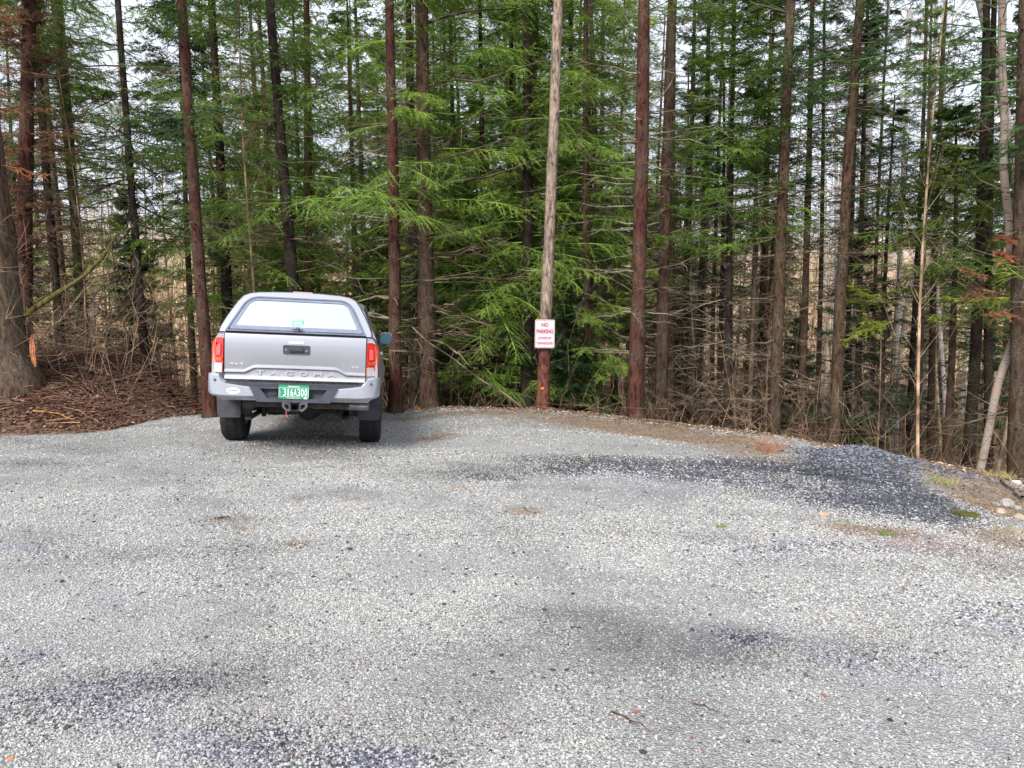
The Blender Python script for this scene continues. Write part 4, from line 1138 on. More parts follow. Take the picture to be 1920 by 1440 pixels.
def build_truck():
    def paint(name, col, fl=.5):
        m, nt, b = new_mat(name)
        tc = N(nt, 'ShaderNodeTexCoord')
        n1 = N(nt, 'ShaderNodeTexNoise', Scale=1500.0, Detail=1.0); n2 = N(nt, 'ShaderNodeTexNoise', Scale=3.0, Detail=7.0, Roughness=.7)
        sx = N(nt, 'ShaderNodeSeparateXYZ')
        for n in (n1, n2): nt.links.new(tc.outputs['Object'], n.inputs['Vector'])
        nt.links.new(tc.outputs['Object'], sx.inputs[0])
        c = mixc(nt, mapr(nt, n1.outputs['Fac'], .4, .6), tuple(q * .9 for q in col), tuple(q * 1.1 for q in col))
        dirt = N(nt, 'ShaderNodeMath', _operation='MULTIPLY')
        nt.links.new(mapr(nt, sx.outputs['Z'], 1.15, .55, .04, .8), dirt.inputs[0]); nt.links.new(mapr(nt, n2.outputs['Fac'], .3, .7), dirt.inputs[1])
        c = mixc(nt, dirt.outputs[0], c, (.22, .20, .19))
        nt.links.new(c, b.inputs['Base Color'])
        b.inputs['Metallic'].default_value = fl
        nt.links.new(mapr(nt, dirt.outputs[0], 0, .6, .30, .6), b.inputs['Roughness'])
        b.inputs['Coat Weight'].default_value = .5; b.inputs['Coat Roughness'].default_value = .12
        return m
    P = paint('silver_paint', (.445, .455, .49), .72)
    PC = paint('bumper_paint', (.42, .46, .53), .4)
    BLK = simple('black_plastic', (.035, .038, .048), .5, noise=.35, nscale=14, bump=.08)
    TRIM = simple('grey_trim', (.10, .115, .165), .42, noise=.2, nscale=9)
    RUB = simple('rubber', (.012, .012, .013), .8, noise=.5, nscale=30, bump=.3)
    FLAP = simple('mud_flap', (.026, .028, .036), .6, noise=.45, nscale=10)
    UND = simple('underbody', (.045, .04, .036), .85, noise=.6, nscale=16)
    STEEL = simple('dull_steel', (.30, .29, .28), .38, metal=.85, noise=.3, nscale=12)
    RUST = simple('rusty_steel', (.17, .085, .05), .8, noise=.5, nscale=25)
    GLM = simple('window_glass', (.80, .87, .92), .055, metal=.93)
    DGL = simple('dark_glass', (.02, .025, .03), .04, spec=.8)
    RED = simple('red_lens', (.62, .028, .018), .12, coat=.7, noise=.12, nscale=30)
    RED2 = simple('orange_red_lens', (.88, .13, .05), .15, coat=.6)
    CLR = simple('clear_lens', (.62, .60, .60), .1, metal=.35, coat=.6, noise=.25, nscale=40)
    CHR = simple('bright_metal', (.72, .72, .74), .18, metal=.9)
    GRN = simple('plate_green', (.012, .25, .13), .45, noise=.06, nscale=40)
    WHT = simple('white_print', (.80, .82, .80), .5, noise=.04, nscale=60)
    INK = simple('dark_print', (.05, .05, .06), .5)
    DISC = simple('brake_metal', (.22, .20, .19), .5, metal=.6, noise=.4, nscale=20)

    root = empty('pickup_truck', (TR['x'], TR['y'], TR['z']), 'silver grey pickup truck with matching bed cap and green licence plate, seen from behind', 'truck')
    X = Vector((TR['c'], TR['s'], TR['gx'])).normalized(); Yv = Vector((-TR['s'], TR['c'], TR['gy'])).normalized()
    Z = X.cross(Yv).normalized(); Yv = Z.cross(X).normalized()
    root.scale = (.985, 1, 1)
    root.rotation_mode = 'QUATERNION'
    root.rotation_quaternion = Matrix((X, Yv, Z)).transposed().to_quaternion()

    TAIL = -1.12
    # ---- body shell: one lofted half section mirrored, wheel wells cut out
    def ring(y, hw, top, fl=0.0, zb=.56, crown=.0):
        half = [(0, zb), (hw - .10, zb), (hw - .035 + fl * .5, zb + .05), (hw + fl, zb + .20), (hw + .005 + fl, zb + .36), (hw - .015 + fl * .4, top - .20), (hw - .03, top - .06), (hw - .06, top - .012), (hw - .12, top + crown * .5), (0, top + crown)]
        r = [(x, y, z) for x, z in half] + [(-x, y, z) for x, z in half[::-1][1:-1]]
        return r
    def cut_wells(o, ys, r=.455):
        bm = bmesh.new()
        for y in ys:
            for sx in (-1, 1): cyl(bm, (sx * .86, y, .42), (1, 0, 0), r, .62, 32)
        me = bpy.data.meshes.new('c'); bm.to_mesh(me); bm.free()
        c = bpy.data.objects.new('c', me); COL.objects.link(c); c.parent = o.parent
        md = o.modifiers.new('b', 'BOOLEAN'); md.object = c; md.operation = 'DIFFERENCE'; md.solver = 'EXACT'
        dg = bpy.context.evaluated_depsgraph_get(); dg.update()
        m2 = bpy.data.meshes.new_from_object(o.evaluated_get(dg))
        o.modifiers.clear(); old = o.data; m2.name = old.name; o.data = m2
        bpy.data.objects.remove(c); bpy.data.meshes.remove(me)
        m2.polygons.foreach_set('use_smooth', [True] * len(m2.polygons)); m2.set_sharp_from_angle(angle=R(30))
    bm = bmesh.new()
    st = [(TAIL + .03, .865, 1.27, 0), (TAIL + .25, .875, 1.275, .01), (-.55, .88, 1.28, .035), (-.30, .885, 1.28, .06), (0, .885, 1.28, .07), (.30, .885, 1.28, .06), (.48, .885, 1.28, .03), (.585, .885, 1.28, .01)]
    loft(bm, [ring(*s) for s in st])
    bed = bm_obj('bed', bm, P, root); cut_wells(bed, [0])
    bm = bmesh.new()
    st = [(.605, .885, 1.28, .01), (1.2, .89, 1.265, .02), (2.2, .89, 1.25, .02), (2.72, .885, 1.22, .02)]
    loft(bm, [ring(*s, zb=.42) for s in st])
    cabl = bm_obj('cab', bm, P, root)
    bm = bmesh.new()
    st = [(2.735, .885, 1.20, .01, .50, .03), (2.95, .885, 1.20, .05, .50, .04), (3.25, .88, 1.17, .065, .50, .05), (3.6, .865, 1.13, .05, .50, .05), (3.85, .81, 1.06, .03, .48, .04), (4.02, .68, .95, .0, .46, .03)]
    loft(bm, [ring(*s) for s in st])
    hood = bm_obj('hood', bm, P, root); cut_wells(hood, [3.24])
    for y in (0, 3.24):                                        # dark wheel houses and black lips
        for sx in (-1, 1):
            bm = bmesh.new()
            a = np.linspace(-.15, PI + .15, 22)
            o_ = [(.462 * math.cos(t), .462 * math.sin(t)) for t in a]; i_ = [(.435 * math.cos(t), .435 * math.sin(t)) for t in a]
            x0, x1 = sx * .55, sx * .925
            for p, q in (((o_), (i_)),):
                A = [bm.verts.new((x0, y + u, .42 + v)) for u, v in p]; B = [bm.verts.new((x1, y + u, .42 + v)) for u, v in p]
                C = [bm.verts.new((x0, y + u, .42 + v)) for u, v in q]; D = [bm.verts.new((x1, y + u, .42 + v)) for u, v in q]
                for k in range(len(p) - 1):
                    bm.faces.new((A[k], B[k], B[k + 1], A[k + 1])); bm.faces.new((C[k], C[k + 1], D[k + 1], D[k])); bm.faces.new((B[k], D[k], D[k + 1], B[k + 1])); bm.faces.new((A[k], A[k + 1], C[k + 1], C[k]))
            bm_obj('wheel_arch_liner', bm, UND, root)
    # ---- cab greenhouse
    def gh(y, zb, hb, zt, ht): return [(-hb, y, zb), (-ht, y, zt - .03), (-ht + .05, y, zt), (0, y, zt + .015), (ht - .05, y, zt), (ht, y, zt - .03), (hb, y, zb)]
    def ghr(yb, yt, zb, hb, zt, ht):
        f = lambda z: yb + (yt - yb) * (z - zb) / (zt - zb)
        return [(-hb, f(zb), zb), (-ht, f(zt - .03), zt - .03), (-ht + .05, f(zt), zt), (0, f(zt), zt + .012), (ht - .05, f(zt), zt), (ht, f(zt - .03), zt - .03), (hb, f(zb), zb)]
    bm = bmesh.new()
    loft(bm, [ghr(.64, .78, 1.255, .84, 1.66, .66), ghr(.9, .92, 1.25, .85, 1.735, .67), ghr(1.5, 1.5, 1.24, .85, 1.755, .68), ghr(2.1, 1.95, 1.23, .84, 1.74, .67), ghr(2.75, 2.12, 1.21, .80, 1.70, .63)])
    bm_obj('roof', bm, P, root, bevel=.015)
    for sx in (-1, 1):                                         # side windows
        for y0, y1, z0 in ((.88, 1.42, 1.30), (1.50, 2.20, 1.29)):
            bm = bmesh.new()
            q = [(y0, z0), (y1, z0), (y1 - (.18 if y1 > 2 else .0), 1.62), (y0 + (.12 if y0 < 1 else 0), 1.62)]
            q = rounded(q, .05)
            def xx(z): return .856 - (z - 1.24) / .46 * .175
            A = [bm.verts.new((sx * (xx(z) + .004), y, z)) for y, z in q]; B = [bm.verts.new((sx * (xx(z) - .01), y, z)) for y, z in q]
            bm.faces.new(A); bm.faces.new(B[::-1])
            for i in range(len(q)): bm.faces.new((A[i], B[i], B[(i + 1) % len(q)], A[(i + 1) % len(q)]))
            bm_obj('side_window', bm, DGL, root, smooth=False)
    bm = bmesh.new()
    v = [bm.verts.new(p) for p in ((-.74, 2.715, 1.25), (.74, 2.715, 1.25), (.60, 2.19, 1.67), (-.60, 2.19, 1.67))]
    v2 = [bm.verts.new(p) for p in ((-.74, 2.70, 1.24), (.74, 2.70, 1.24), (.60, 2.17, 1.66), (-.60, 2.17, 1.66))]
    bm.faces.new(v); bm.faces.new(v2[::-1])
    for i in range(4): bm.faces.new((v[i], v2[i], v2[(i + 1) % 4], v[(i + 1) % 4]))
    bm_obj('windscreen', bm, DGL, root, smooth=False)
    for sx in (-1, 1):                                         # doors' seams and handles
        for y0 in (1.22, 2.02):
            bm = bmesh.new(); add_box(bm, min(sx * .895, sx * .935), max(sx * .895, sx * .935), y0 - .17, y0, 1.06, 1.095)
            bm_obj('door_handle', bm, P, root, bevel=.012)
        for y0 in (1.47, 2.60):
            bm = bmesh.new(); add_box(bm, min(sx * .86, sx * .9125), max(sx * .86, sx * .9125), y0 - .005, y0 + .005, .60, 1.2)
            bm_obj('door_seam', bm, BLK, root)
        # mirror
        bm = bmesh.new()
        pr = rounded([(0, 0), (.22, -.01), (.235, .10), (.20, .175), (.02, .17)], .05)
        add_prism(bm, [(sx * (.875 + x * .88), 1.20 + z) for x, z in pr], 2.28, 2.40)
        mr = bm_obj('side_mirror', bm, BLK, root, bevel=.02)
        bm = bmesh.new(); pr2 = [(x * .86 + .017, z * .84 + .014) for x, z in pr]
        add_prism(bm, [(sx * (.875 + x * .88), 1.20 + z) for x, z in pr2], 2.270, 2.282)
        bm_obj('mirror_glass', bm, simple('mirror_glass', (.05, .10, .13), .1, metal=.6), mr, smooth=False)
        bm = bmesh.new(); add_prism(bm, [(sx * (.875 + x * .90), 1.205 + z * 1.02) for x, z in pr], 2.402, 2.43)
        bm_obj('mirror_shell', bm, PC, mr, bevel=.01)
        bm = bmesh.new(); add_box(bm, min(sx * .84, sx * .95), max(sx * .84, sx * .95), 2.33, 2.39, 1.22, 1.28); bm_obj('mirror_arm', bm, BLK, mr, bevel=.01)
        # headlight
        bm = bmesh.new(); add_box(bm, min(sx * .50, sx * .80), max(sx * .50, sx * .80), 3.86, 4.0, .84, .97); bm_obj('headlight', bm, CLR, root, bevel=.02)
    bm = bmesh.new(); add_box(bm, -.48, .48, 3.98, 4.05, .70, .96); bm_obj('grille', bm, BLK, root, bevel=.03)
    bm = bmesh.new(); add_box(bm, -.80, .80, 3.90, 4.10, .44, .66); bm_obj('front_bumper', bm, P, root, bevel=.06, seg=3)

    # ---- cap over the bed
    def capring(y, dz=0, k=1.0):
        prof = [(.800, 1.278), (.793, 1.33), (.755, 1.42), (.705, 1.52), (.655, 1.61), (.605, 1.675), (.54, 1.706), (.44, 1.722), (.22, 1.734), (0, 1.738)]
        r = [(x * k, y, z + dz * (z - 1.278) / .45) for x, z in prof] + [(-x * k, y, z + dz * (z - 1.278) / .45) for x, z in prof[::-1][1:]]
        return r
    rake = lambda z: .30 * max(z - 1.28, 0) / .45
    bm = bmesh.new()
    rear = [(x, TAIL + .02 + rake(z), z) for x, y, z in capring(0)]
    rear_i = [(x * .985, TAIL - .0 + rake(z), 1.278 + (z - 1.278) * .985) for x, y, z in capring(0)]
    mid = [[(x, y + rake(z) * (1 - (y - TAIL) / 1.7), z) for x, _, z in capring(0, dz)] for y, dz in ((TAIL + .06, .004), (TAIL + .35, .014), (-.3, .022), (.2, .02), (.60, .012))]
    loft(bm, [rear_i, rear] + mid)
    cap = bm_obj('bed_cap', bm, P, root)
    sh = lambda z: rake(z)
    for sx in (-1, 1):                                          # side glass of the cap
        bm = bmesh.new()
        q = rounded([(-.80, 1.35), (.48, 1.35), (.48, 1.58), (-.62, 1.58)], .06)
        def xs(z): return np.interp(z, [1.278, 1.33, 1.42, 1.52, 1.61], [.80, .793, .755, .705, .655])
        A = [bm.verts.new((sx * (xs(z) + .006), y, z)) for y, z in q]; B = [bm.verts.new((sx * (xs(z) - .01), y, z)) for y, z in q]
        bm.faces.new(A); bm.faces.new(B[::-1])
        for i in range(len(q)): bm.faces.new((A[i], B[i], B[(i + 1) % len(q)], A[(i + 1) % len(q)]))
        bm_obj('cap_side_window', bm, DGL, cap, smooth=False)
    # rear hatch: outer dark trim, inner frame, pane
    o1 = rounded([(-.735, 1.287), (.735, 1.287), (.545, 1.672), (-.545, 1.672)], [.0, .0, .13, .13], 6)
    i1 = rounded([(-.708, 1.303), (.708, 1.303), (.53, 1.658), (-.53, 1.658)], [.0, .0, .12, .12], 6)
    bm = bmesh.new(); ring_frame(bm, o1, i1, TAIL - .028, TAIL + .01, sh)
    hatch = bm_obj('hatch', bm, TRIM, root, bevel=.004)
    o2 = rounded([(-.700, 1.309), (.700, 1.309), (.525, 1.654), (-.525, 1.654)], [.0, .0, .11, .11], 6)
    i2 = rounded([(-.640, 1.350), (.640, 1.350), (.506, 1.630), (-.506, 1.630)], [.03, .03, .075, .075], 6)
    o2 = rounded([(-.700, 1.309), (.700, 1.309), (.525, 1.654), (-.525, 1.654)], [.03, .03, .11, .11], 6)
    bm = bmesh.new(); ring_frame(bm, o2, i2, TAIL - .020, TAIL + .012, sh)
    bm_obj('hatch_frame', bm, simple('hatch_inner_trim', (.17, .19, .25), .35, noise=.15, nscale=9), hatch, bevel=.003)
    bm = bmesh.new(); add_prism(bm, rounded([(-.650, 1.342), (.650, 1.342), (.512, 1.636), (-.512, 1.636)], [.03, .03, .075, .075], 6), TAIL - .012, TAIL + .004, sh)
    bm_obj('hatch_pane', bm, GLM, hatch, smooth=False)
    bm = bmesh.new(); add_box(bm, -.055, .062, TAIL - .014, TAIL - .0125, 1.368, 1.432)
    for v in bm.verts: v.co.y += rake(v.co.z)
    st_ = bm_obj('window_sticker', bm, simple('sticker_green', (.03, .33, .22), .5), hatch, smooth=False, label='small green sticker reading WOOL')
    text_obj('sticker_text', 'WOOL', .096, .030, .002, WHT, st_, (.003, TAIL - .017 + rake(1.398), 1.397), -math.atan(.30 / .45), bold=.02)
    bm = bmesh.new()
    for z_ in (1.420, 1.374):
        add_box(bm, -.050, .057, TAIL - .0165, TAIL - .0145, z_, z_ + .004)
    for v in bm.verts: v.co.y += rake(v.co.z)
    bm_obj('sticker_lines', bm, WHT, st_, smooth=False)
    bm = bmesh.new(); cyl(bm, (.012, TAIL - .033, 1.337), (0, 1, 0), .020, .03, 16); add_box(bm, -.045, .07, TAIL - .040, TAIL - .02, 1.318, 1.330)
    hl = bm_obj('hatch_latch', bm, BLK, hatch, bevel=.003)
    bm = bmesh.new(); cyl(bm, (.012, TAIL - .050, 1.345), (0, 1, 0), .008, .006, 12); bm_obj('lock', bm, CHR, hl)
    text_obj('hatch_badge', '\u2022ARE\u2022', .12, .018, .003, CHR, hatch, (-.555, TAIL - .018 + rake(1.332), 1.331), -.5)
    bm = bmesh.new(); add_box(bm, -.085, .125, -.80, -.775, 1.722, 1.745); bm_obj('brake_lamp', bm, simple('dull_red_lamp', (.42, .30, .30), .3), cap, bevel=.006)

    # ---- tailgate with pressed crease
    bm = bmesh.new()
    W = .735; zt, zb = 1.272, .775
    xs_ = sorted(set(list(np.linspace(-W, W, 41)) + [-.535, -.46, .46, .535]))
    def crease(x):                                              # height of the pressed line
        a = abs(x); return float(np.interp(a, [0, .43, .53, W], [.925, .922, .872, .870]))
    rows = lambda x: [(zt, .018), (zt - .012, 0.0), (1.23, -.006), (1.15, -.010), (1.03, -.004), (crease(x) + .018, .006), (crease(x) - .002, -.010), (crease(x) - .014, -.011), (crease(x) - .030, .012), (min(.84, crease(x) - .04), .014), (zb + .035, .010), (zb + .01, .004), (zb, .012)]
    grid = []
    for x in xs_:
        grid.append([bm.verts.new((x, TAIL + d, z)) for z, d in rows(x)])
    for a, b in zip(grid, grid[1:]):
        for i in range(len(a) - 1): bm.faces.new((a[i], b[i], b[i + 1], a[i + 1]))
    bk = [[bm.verts.new((x, TAIL + .05, z)) for z in (zt, zb)] for x in xs_]
    for k, (a, b) in enumerate(zip(grid, grid[1:])):
        bm.faces.new((a[0], bk[k][0], bk[k + 1][0], b[0])); bm.faces.new((a[-1], b[-1], bk[k + 1][1], bk[k][1]))
    for k in (0, -1):
        bm.faces.new([v for v in grid[k]] + [bk[k][1], bk[k][0]])
    for k in range(len(xs_) - 1): bm.faces.new((bk[k][0], bk[k][1], bk[k + 1][1], bk[k + 1][0]))
    tg = bm_obj('tailgate', bm, P, root)
    EMB = paint('letter_highlight_paint', (.60, .61, .66), .5)  # body silver made lighter: highlights on the raised letters put into the colour
    word = 'TACOMA'
    for i, chx in enumerate(np.linspace(-.375, .375, 6)):
        text_obj('letter', word[i], .088, .046, .010, EMB, tg, (chx + .005, TAIL + .005, .862 - .006), 0, bold=.02, label='raised letter ' + word[i])
    text_obj('badge', '4x4', .15, .030, .010, CHR, tg, (-.615, TAIL + .000, .945), 0, label='small chrome badge reading 4x4', bold=.01)
    text_obj('badge', 'V6', .085, .026, .010, CHR, tg, (.625, TAIL + .000, .945), 0, label='small chrome badge reading V6', bold=.01)
    text_obj('decal', 'BLACKDOG', .158, .024, .003, simple('pale_decal', (.75, .85, .87), .5), tg, (.005, TAIL - .004, 1.188), 0, bold=.01, label='pale blue lettering decal above the handle') if False else None
    bm = bmesh.new()
    rg = np.random.default_rng(4)
    for i in range(9): add_box(bm, -.078 + i * .0178, -.078 + i * .0178 + .0125, TAIL - .0165, TAIL - .0085, 1.176, 1.197 + rg.uniform(-.003, .003))
    bm_obj('decal', bm, simple('pale_decal', (.72, .82, .84), .5), tg, smooth=False, label='pale strip decal above the handle')
    bm = bmesh.new(); add_prism(bm, rounded([(-.135, 1.062), (.142, 1.062), (.145, 1.158), (-.138, 1.158)], .018), TAIL - .019, TAIL + .01)
    hz = bm_obj('tailgate_handle', bm, BLK, tg, bevel=.004)
    bm = bmesh.new(); add_prism(bm, rounded([(-.072, 1.088), (.075, 1.088), (.075, 1.146), (-.072, 1.146)], .012), TAIL - .034, TAIL - .018)
    bm_obj('handle_paddle', bm, BLK, hz, bevel=.005)
    bm = bmesh.new(); add_box(bm, -.068, .071, TAIL - .0355, TAIL - .0335, 1.092, 1.104); bm_obj('handle_shade_strip', bm, simple('shade_black', (.008, .008, .01), .7), hz, smooth=False)  # black strip stands in for the shade along the paddle's lower edge
    bm = bmesh.new(); cyl(bm, (-.105, TAIL - .021, 1.108), (0, 1, 0), .013, .008, 16); cyl(bm, (.108, TAIL - .021, 1.100), (0, 1, 0), .011, .008, 16); bm_obj('lock', bm, STEEL, hz)
    # dark gap around the gate
    bm = bmesh.new(); add_box(bm, -.745, -.737, TAIL + .012, TAIL + .05, .78, 1.27); add_box(bm, .737, .745, TAIL + .012, TAIL + .05, .78, 1.27); bm_obj('gate_seam', bm, BLK, root, smooth=False)

    # ---- tail lamps
    for sx in (-1, 1):
        def pl(pts, y0, y1, mat, name, par, bev=.0, wrap=True):
            bm = bmesh.new(); add_prism(bm, [(sx * x, z) for x, z in pts], y0, y1)
            if wrap:
                for v in bm.verts: v.co.y += max(0, abs(v.co.x) - .80) * 1.1
            return bm_obj(name, bm, mat, par, bevel=bev)
        hs = pl(rounded([(.748, .845), (.866, .85), (.878, .96), (.880, 1.12), (.862, 1.19), (.80, 1.215), (.748, 1.212)], [.01, .02, .03, .05, .05, .03, .01]), TAIL - .018, TAIL + .12, RED, 'tail_lamp', root, .008)
        pl(rounded([(.752, .850), (.860, .855), (.868, .945), (.754, .948)], .012), TAIL - .024, TAIL - .016, CLR, 'reversing_lens', hs, .003)
        pl(rounded([(.762, .972), (.866, .972), (.870, 1.10), (.848, 1.17), (.828, 1.17), (.838, 1.02), (.80, 1.005), (.762, 1.005)], .01), TAIL - .023, TAIL - .017, RED2, 'lamp_strip', hs, .002)
        pl(rounded([(.775, 1.03), (.822, 1.03), (.815, 1.14), (.775, 1.15)], .012), TAIL - .0215, TAIL - .017, simple('pink_lens', (.80, .10, .12), .12, coat=.6), 'lamp_core', hs, .002)
        pl([(.752, .858), (.760, .858), (.760, .94), (.752, .94)], TAIL - .026, TAIL - .024, simple('amber_edge', (.5, .3, .2), .3), 'amber_strip', hs)

    # ---- bumper
    bm = bmesh.new()
    def brg(x, y, zt_, zb_): return [(x, y, zb_ + .03), (x, y + .02, zb_), (x, y + .14, zb_), (x, y + .14, zt_), (x, y + .02, zt_), (x, y, zt_ - .03)]
    bcol = []
    for sx in (-1, 1):
        bm = bmesh.new()
        prof = [(.40, .60, .715, .0), (.50, .597, .725, .0), (.62, .598, .74, .0), (.70, .60, .752, .0), (.745, .602, .79, .003), (.77, .605, .835, .008), (.82, .61, .842, .02), (.865, .625, .842, .06), (.895, .64, .84, .13), (.905, .66, .838, .22)]
        loft(bm, [[(sx * x, TAIL - .13 + dy + (0 if z_ < 0 else 0), z_) for z_ in (zb_ + .02, zt_ - .02)] + [(sx * x, TAIL - .11 + dy, zt_), (sx * (x - (.02 if x > .8 else 0)), TAIL + .02 + dy * .4, zt_), (sx * (x - (.02 if x > .8 else 0)), TAIL + .02 + dy * .4, zb_), (sx * x, TAIL - .11 + dy, zb_)] for x, zb_, zt_, dy in prof])
        b_ = bm_obj('bumper_corner', bm, PC, root, bevel=.006)
        bm = bmesh.new(); cyl(bm, (sx * .805, TAIL - .122, .775), (0, 1, 0), .011, .012, 16); bm_obj('parking_sensor', bm, BLK, b_)
        if sx < 0:
            bm = bmesh.new(); bmesh.ops.create_circle(bm, cap_ends=True, segments=28, radius=1, matrix=Matrix.Translation((-.615, TAIL - .1325, .667)) @ Matrix.Rotation(PI / 2, 4, 'X') @ Matrix.Diagonal((.068, .033, 1, 1)))
            ov = bm_obj('oval_sticker', bm, WHT, b_, smooth=False, label='small white oval sticker with dark lettering')
            text_obj('sticker_text', 'FJ302', .085, .026, .002, INK, ov, (-.615, TAIL - .1345, .667), 0, bold=.01)
    # dark step pad along the top and dark centre section
    bm = bmesh.new(); add_box(bm, -.725, .725, TAIL - .118, TAIL + .02, .712, .752); bm_obj('bumper_step', bm, BLK, root, bevel=.01)
    bm = bmesh.new()
    cz = [(-.455, .715), (-.375, .560), (.375, .560), (.455, .715)]
    ci = [(-.345, .700), (-.265, .600), (.265, .600), (.345, .700)]
    ring_frame(bm, cz, ci, TAIL - .150, TAIL - .04, lambda z: 0)
    ct = bm_obj('bumper_centre', bm, simple('slate_plastic', (.05, .057, .075), .45, noise=.25, nscale=12), root, bevel=.008)
    bm = bmesh.new(); add_prism(bm, [(-.35, .703), (-.27, .596), (.27, .596), (.35, .703)], TAIL - .085, TAIL - .05); bm_obj('plate_recess', bm, BLK, ct)
    bm = bmesh.new(); add_prism(bm, rounded([(-.27, .635), (-.18, .628), (-.17, .685), (-.265, .69)], .03), TAIL - .10, TAIL - .084); bm_obj('recess_cover', bm, BLK, ct, bevel=.004)
    bm = bmesh.new(); add_box(bm, -.74, .74, TAIL + .03, TAIL + .10, .60, .79); bm_obj('bumper_bracket', bm, UND, root, smooth=False)
    # licence plate
    px0, px1, pz0, pz1 = -.155, .157, .598, .744
    bm = bmesh.new(); add_prism(bm, rounded([(px0, pz0), (px1, pz0), (px1, pz1), (px0, pz1)], .012), TAIL - .160, TAIL - .155)
    pt_ = bm_obj('licence_plate', bm, GRN, root, smooth=False, label='green licence plate with white characters')
    y_ = TAIL - .162
    cx = (px0 + px1) / 2
    for i, ch in enumerate('316A300'):
        text_obj('character', ch, .012 if ch == '1' else .029, .074, .004, WHT, pt_, (cx + .016 + (i - 3) * .0362, y_, .668), 0, bold=.006, label='plate character ' + ch)
    text_obj('plate_state', 'Vermont', .115, .017, .003, WHT, pt_, (cx, y_, .729), 0, bold=.015)
    text_obj('plate_motto', 'Green Mountains', .13, .012, .003, WHT, pt_, (cx - .005, y_, .609), 0, bold=.005)
    text_obj('plate_prefix', 'T\nR\nK', .010, .050, .003, WHT, pt_, (px0 + .018, y_, .668), 0, bold=.01)
    bm = bmesh.new(); ring_frame(bm, [(px0 + .004, .622), (px1 - .004, .622), (px1 - .004, .716), (px0 + .004, .716)], [(px0 + .007, .625), (px1 - .007, .625), (px1 - .007, .713), (px0 + .007, .713)], y_ - .001, y_ + .001, lambda z: 0)
    bm_obj('plate_border', bm, WHT, pt_, smooth=False)
    bm = bmesh.new(); add_box(bm, px1 - .052, px1 - .018, y_ - .001, y_ + .001, .601, .615); bm_obj('plate_tag', bm, WHT, pt_, smooth=False)

    # ---- hitch, exhaust, underbody, axle
    bm = bmesh.new()
    for z0, z1, x0, x1 in ((.535, .548, -.045, .045), (.462, .475, -.045, .045), (.475, .535, -.045, -.033), (.475, .535, .033, .045)): add_box(bm, x0, x1, TAIL - .06, TAIL + .20, z0, z1)
    ht_ = bm_obj('hitch_receiver', bm, UND, root, bevel=.003)
    for sx in (-1, 1):
        bm = bmesh.new(); ring_frame(bm, rounded([(sx * .047, .545), (sx * .135, .555), (sx * .13, .50), (sx * .085, .455), (sx * .047, .46)], .012), rounded([(sx * .062, .528), (sx * .112, .532), (sx * .108, .51), (sx * .08, .48), (sx * .062, .48)], .008), TAIL - .03, TAIL - .015, lambda z: 0)
        bm_obj('chain_plate', bm, STEEL, ht_)
    bm = bmesh.new(); cyl(bm, (0, TAIL + .12, .52), (1, 0, 0), .035, 1.12, 16); bm_obj('hitch_tube', bm, UND, ht_)
    bm = bmesh.new(); add_box(bm, -.092, -.078, TAIL - .045, TAIL - .03, .405, .47); cyl(bm, (-.075, TAIL - .04, .405), (0, 1, 0), .014, .02, 10); bm_obj('hitch_pin', bm, simple('faded_red', (.30, .06, .06), .6), ht_)
    bm = bmesh.new(); cyl(bm, (.40, TAIL + .20, .515), (1, .12, 0), .042, .46, 20); bm_obj('exhaust_pipe', bm, RUST, root)
    bm = bmesh.new(); cyl(bm, (.66, TAIL + .155, .513), (1, -.20, 0), .046, .24, 24); bm_obj('exhaust_tip', bm, STEEL, root)
    bm = bmesh.new()
    add_box(bm, -.56, -.44, TAIL + .12, 3.9, .46, .60); add_box(bm, .44, .56, TAIL + .22, 3.9, .46, .60); add_box(bm, -.72, .72, TAIL + .13, .6, .56, .62)
    add_box(bm, -.75, .75, .7, 3.0, .40, .48)
    bm_obj('chassis', bm, UND, root, bevel=.01)
    bm = bmesh.new(); cyl(bm, (0, 0, .40), (1, 0, 0), .05, 1.5, 16); bmesh.ops.create_uvsphere(bm, u_segments=16, v_segments=10, radius=.15, matrix=Matrix.Translation((.05, 0, .40))); bm_obj('rear_axle', bm, UND, root)
    bm = bmesh.new()
    for sx in (-1, 1):
        add_box(bm, sx * .52 - .03, sx * .52 + .03, -.9, .7, .33, .36)
        cyl(bm, (sx * .47, -.16, .50), (.1 * sx, .25, 1), .028, .40, 12)
    bm_obj('leaf_spring', bm, UND, root)
    bm = bmesh.new(); cyl(bm, (-.05, -.72, .47), (0, 1, 0), .19, .5, 20); bm_obj('spare_wheel', bm, RUB, root, bevel=.02) if False else bm.free()
    bm = bmesh.new(); cyl(bm, (0, -.62, .50), (0, 0, 1), .36, .17, 32); bm_obj('spare_wheel', bm, RUB, root, bevel=.04)
    # mud flaps
    for sx in (-1, 1):
        bm = bmesh.new()
        add_prism(bm, rounded([(sx * .655, .32), (sx * .905, .32), (sx * .925, .62), (sx * .66, .62)], [.02, .05, .0, .0]), -.545, -.525)
        for v in bm.verts: v.co.y -= (.62 - v.co.z) * .12
        bm_obj('mud_flap', bm, FLAP, root, bevel=.004)
    # wheels
    prof = [(-.132, .24), (-.132, .30), (-.128, .352), (-.105, .383), (-.06, .392), (0, .395), (.06, .392), (.105, .383), (.128, .352), (.132, .30), (.132, .24)]
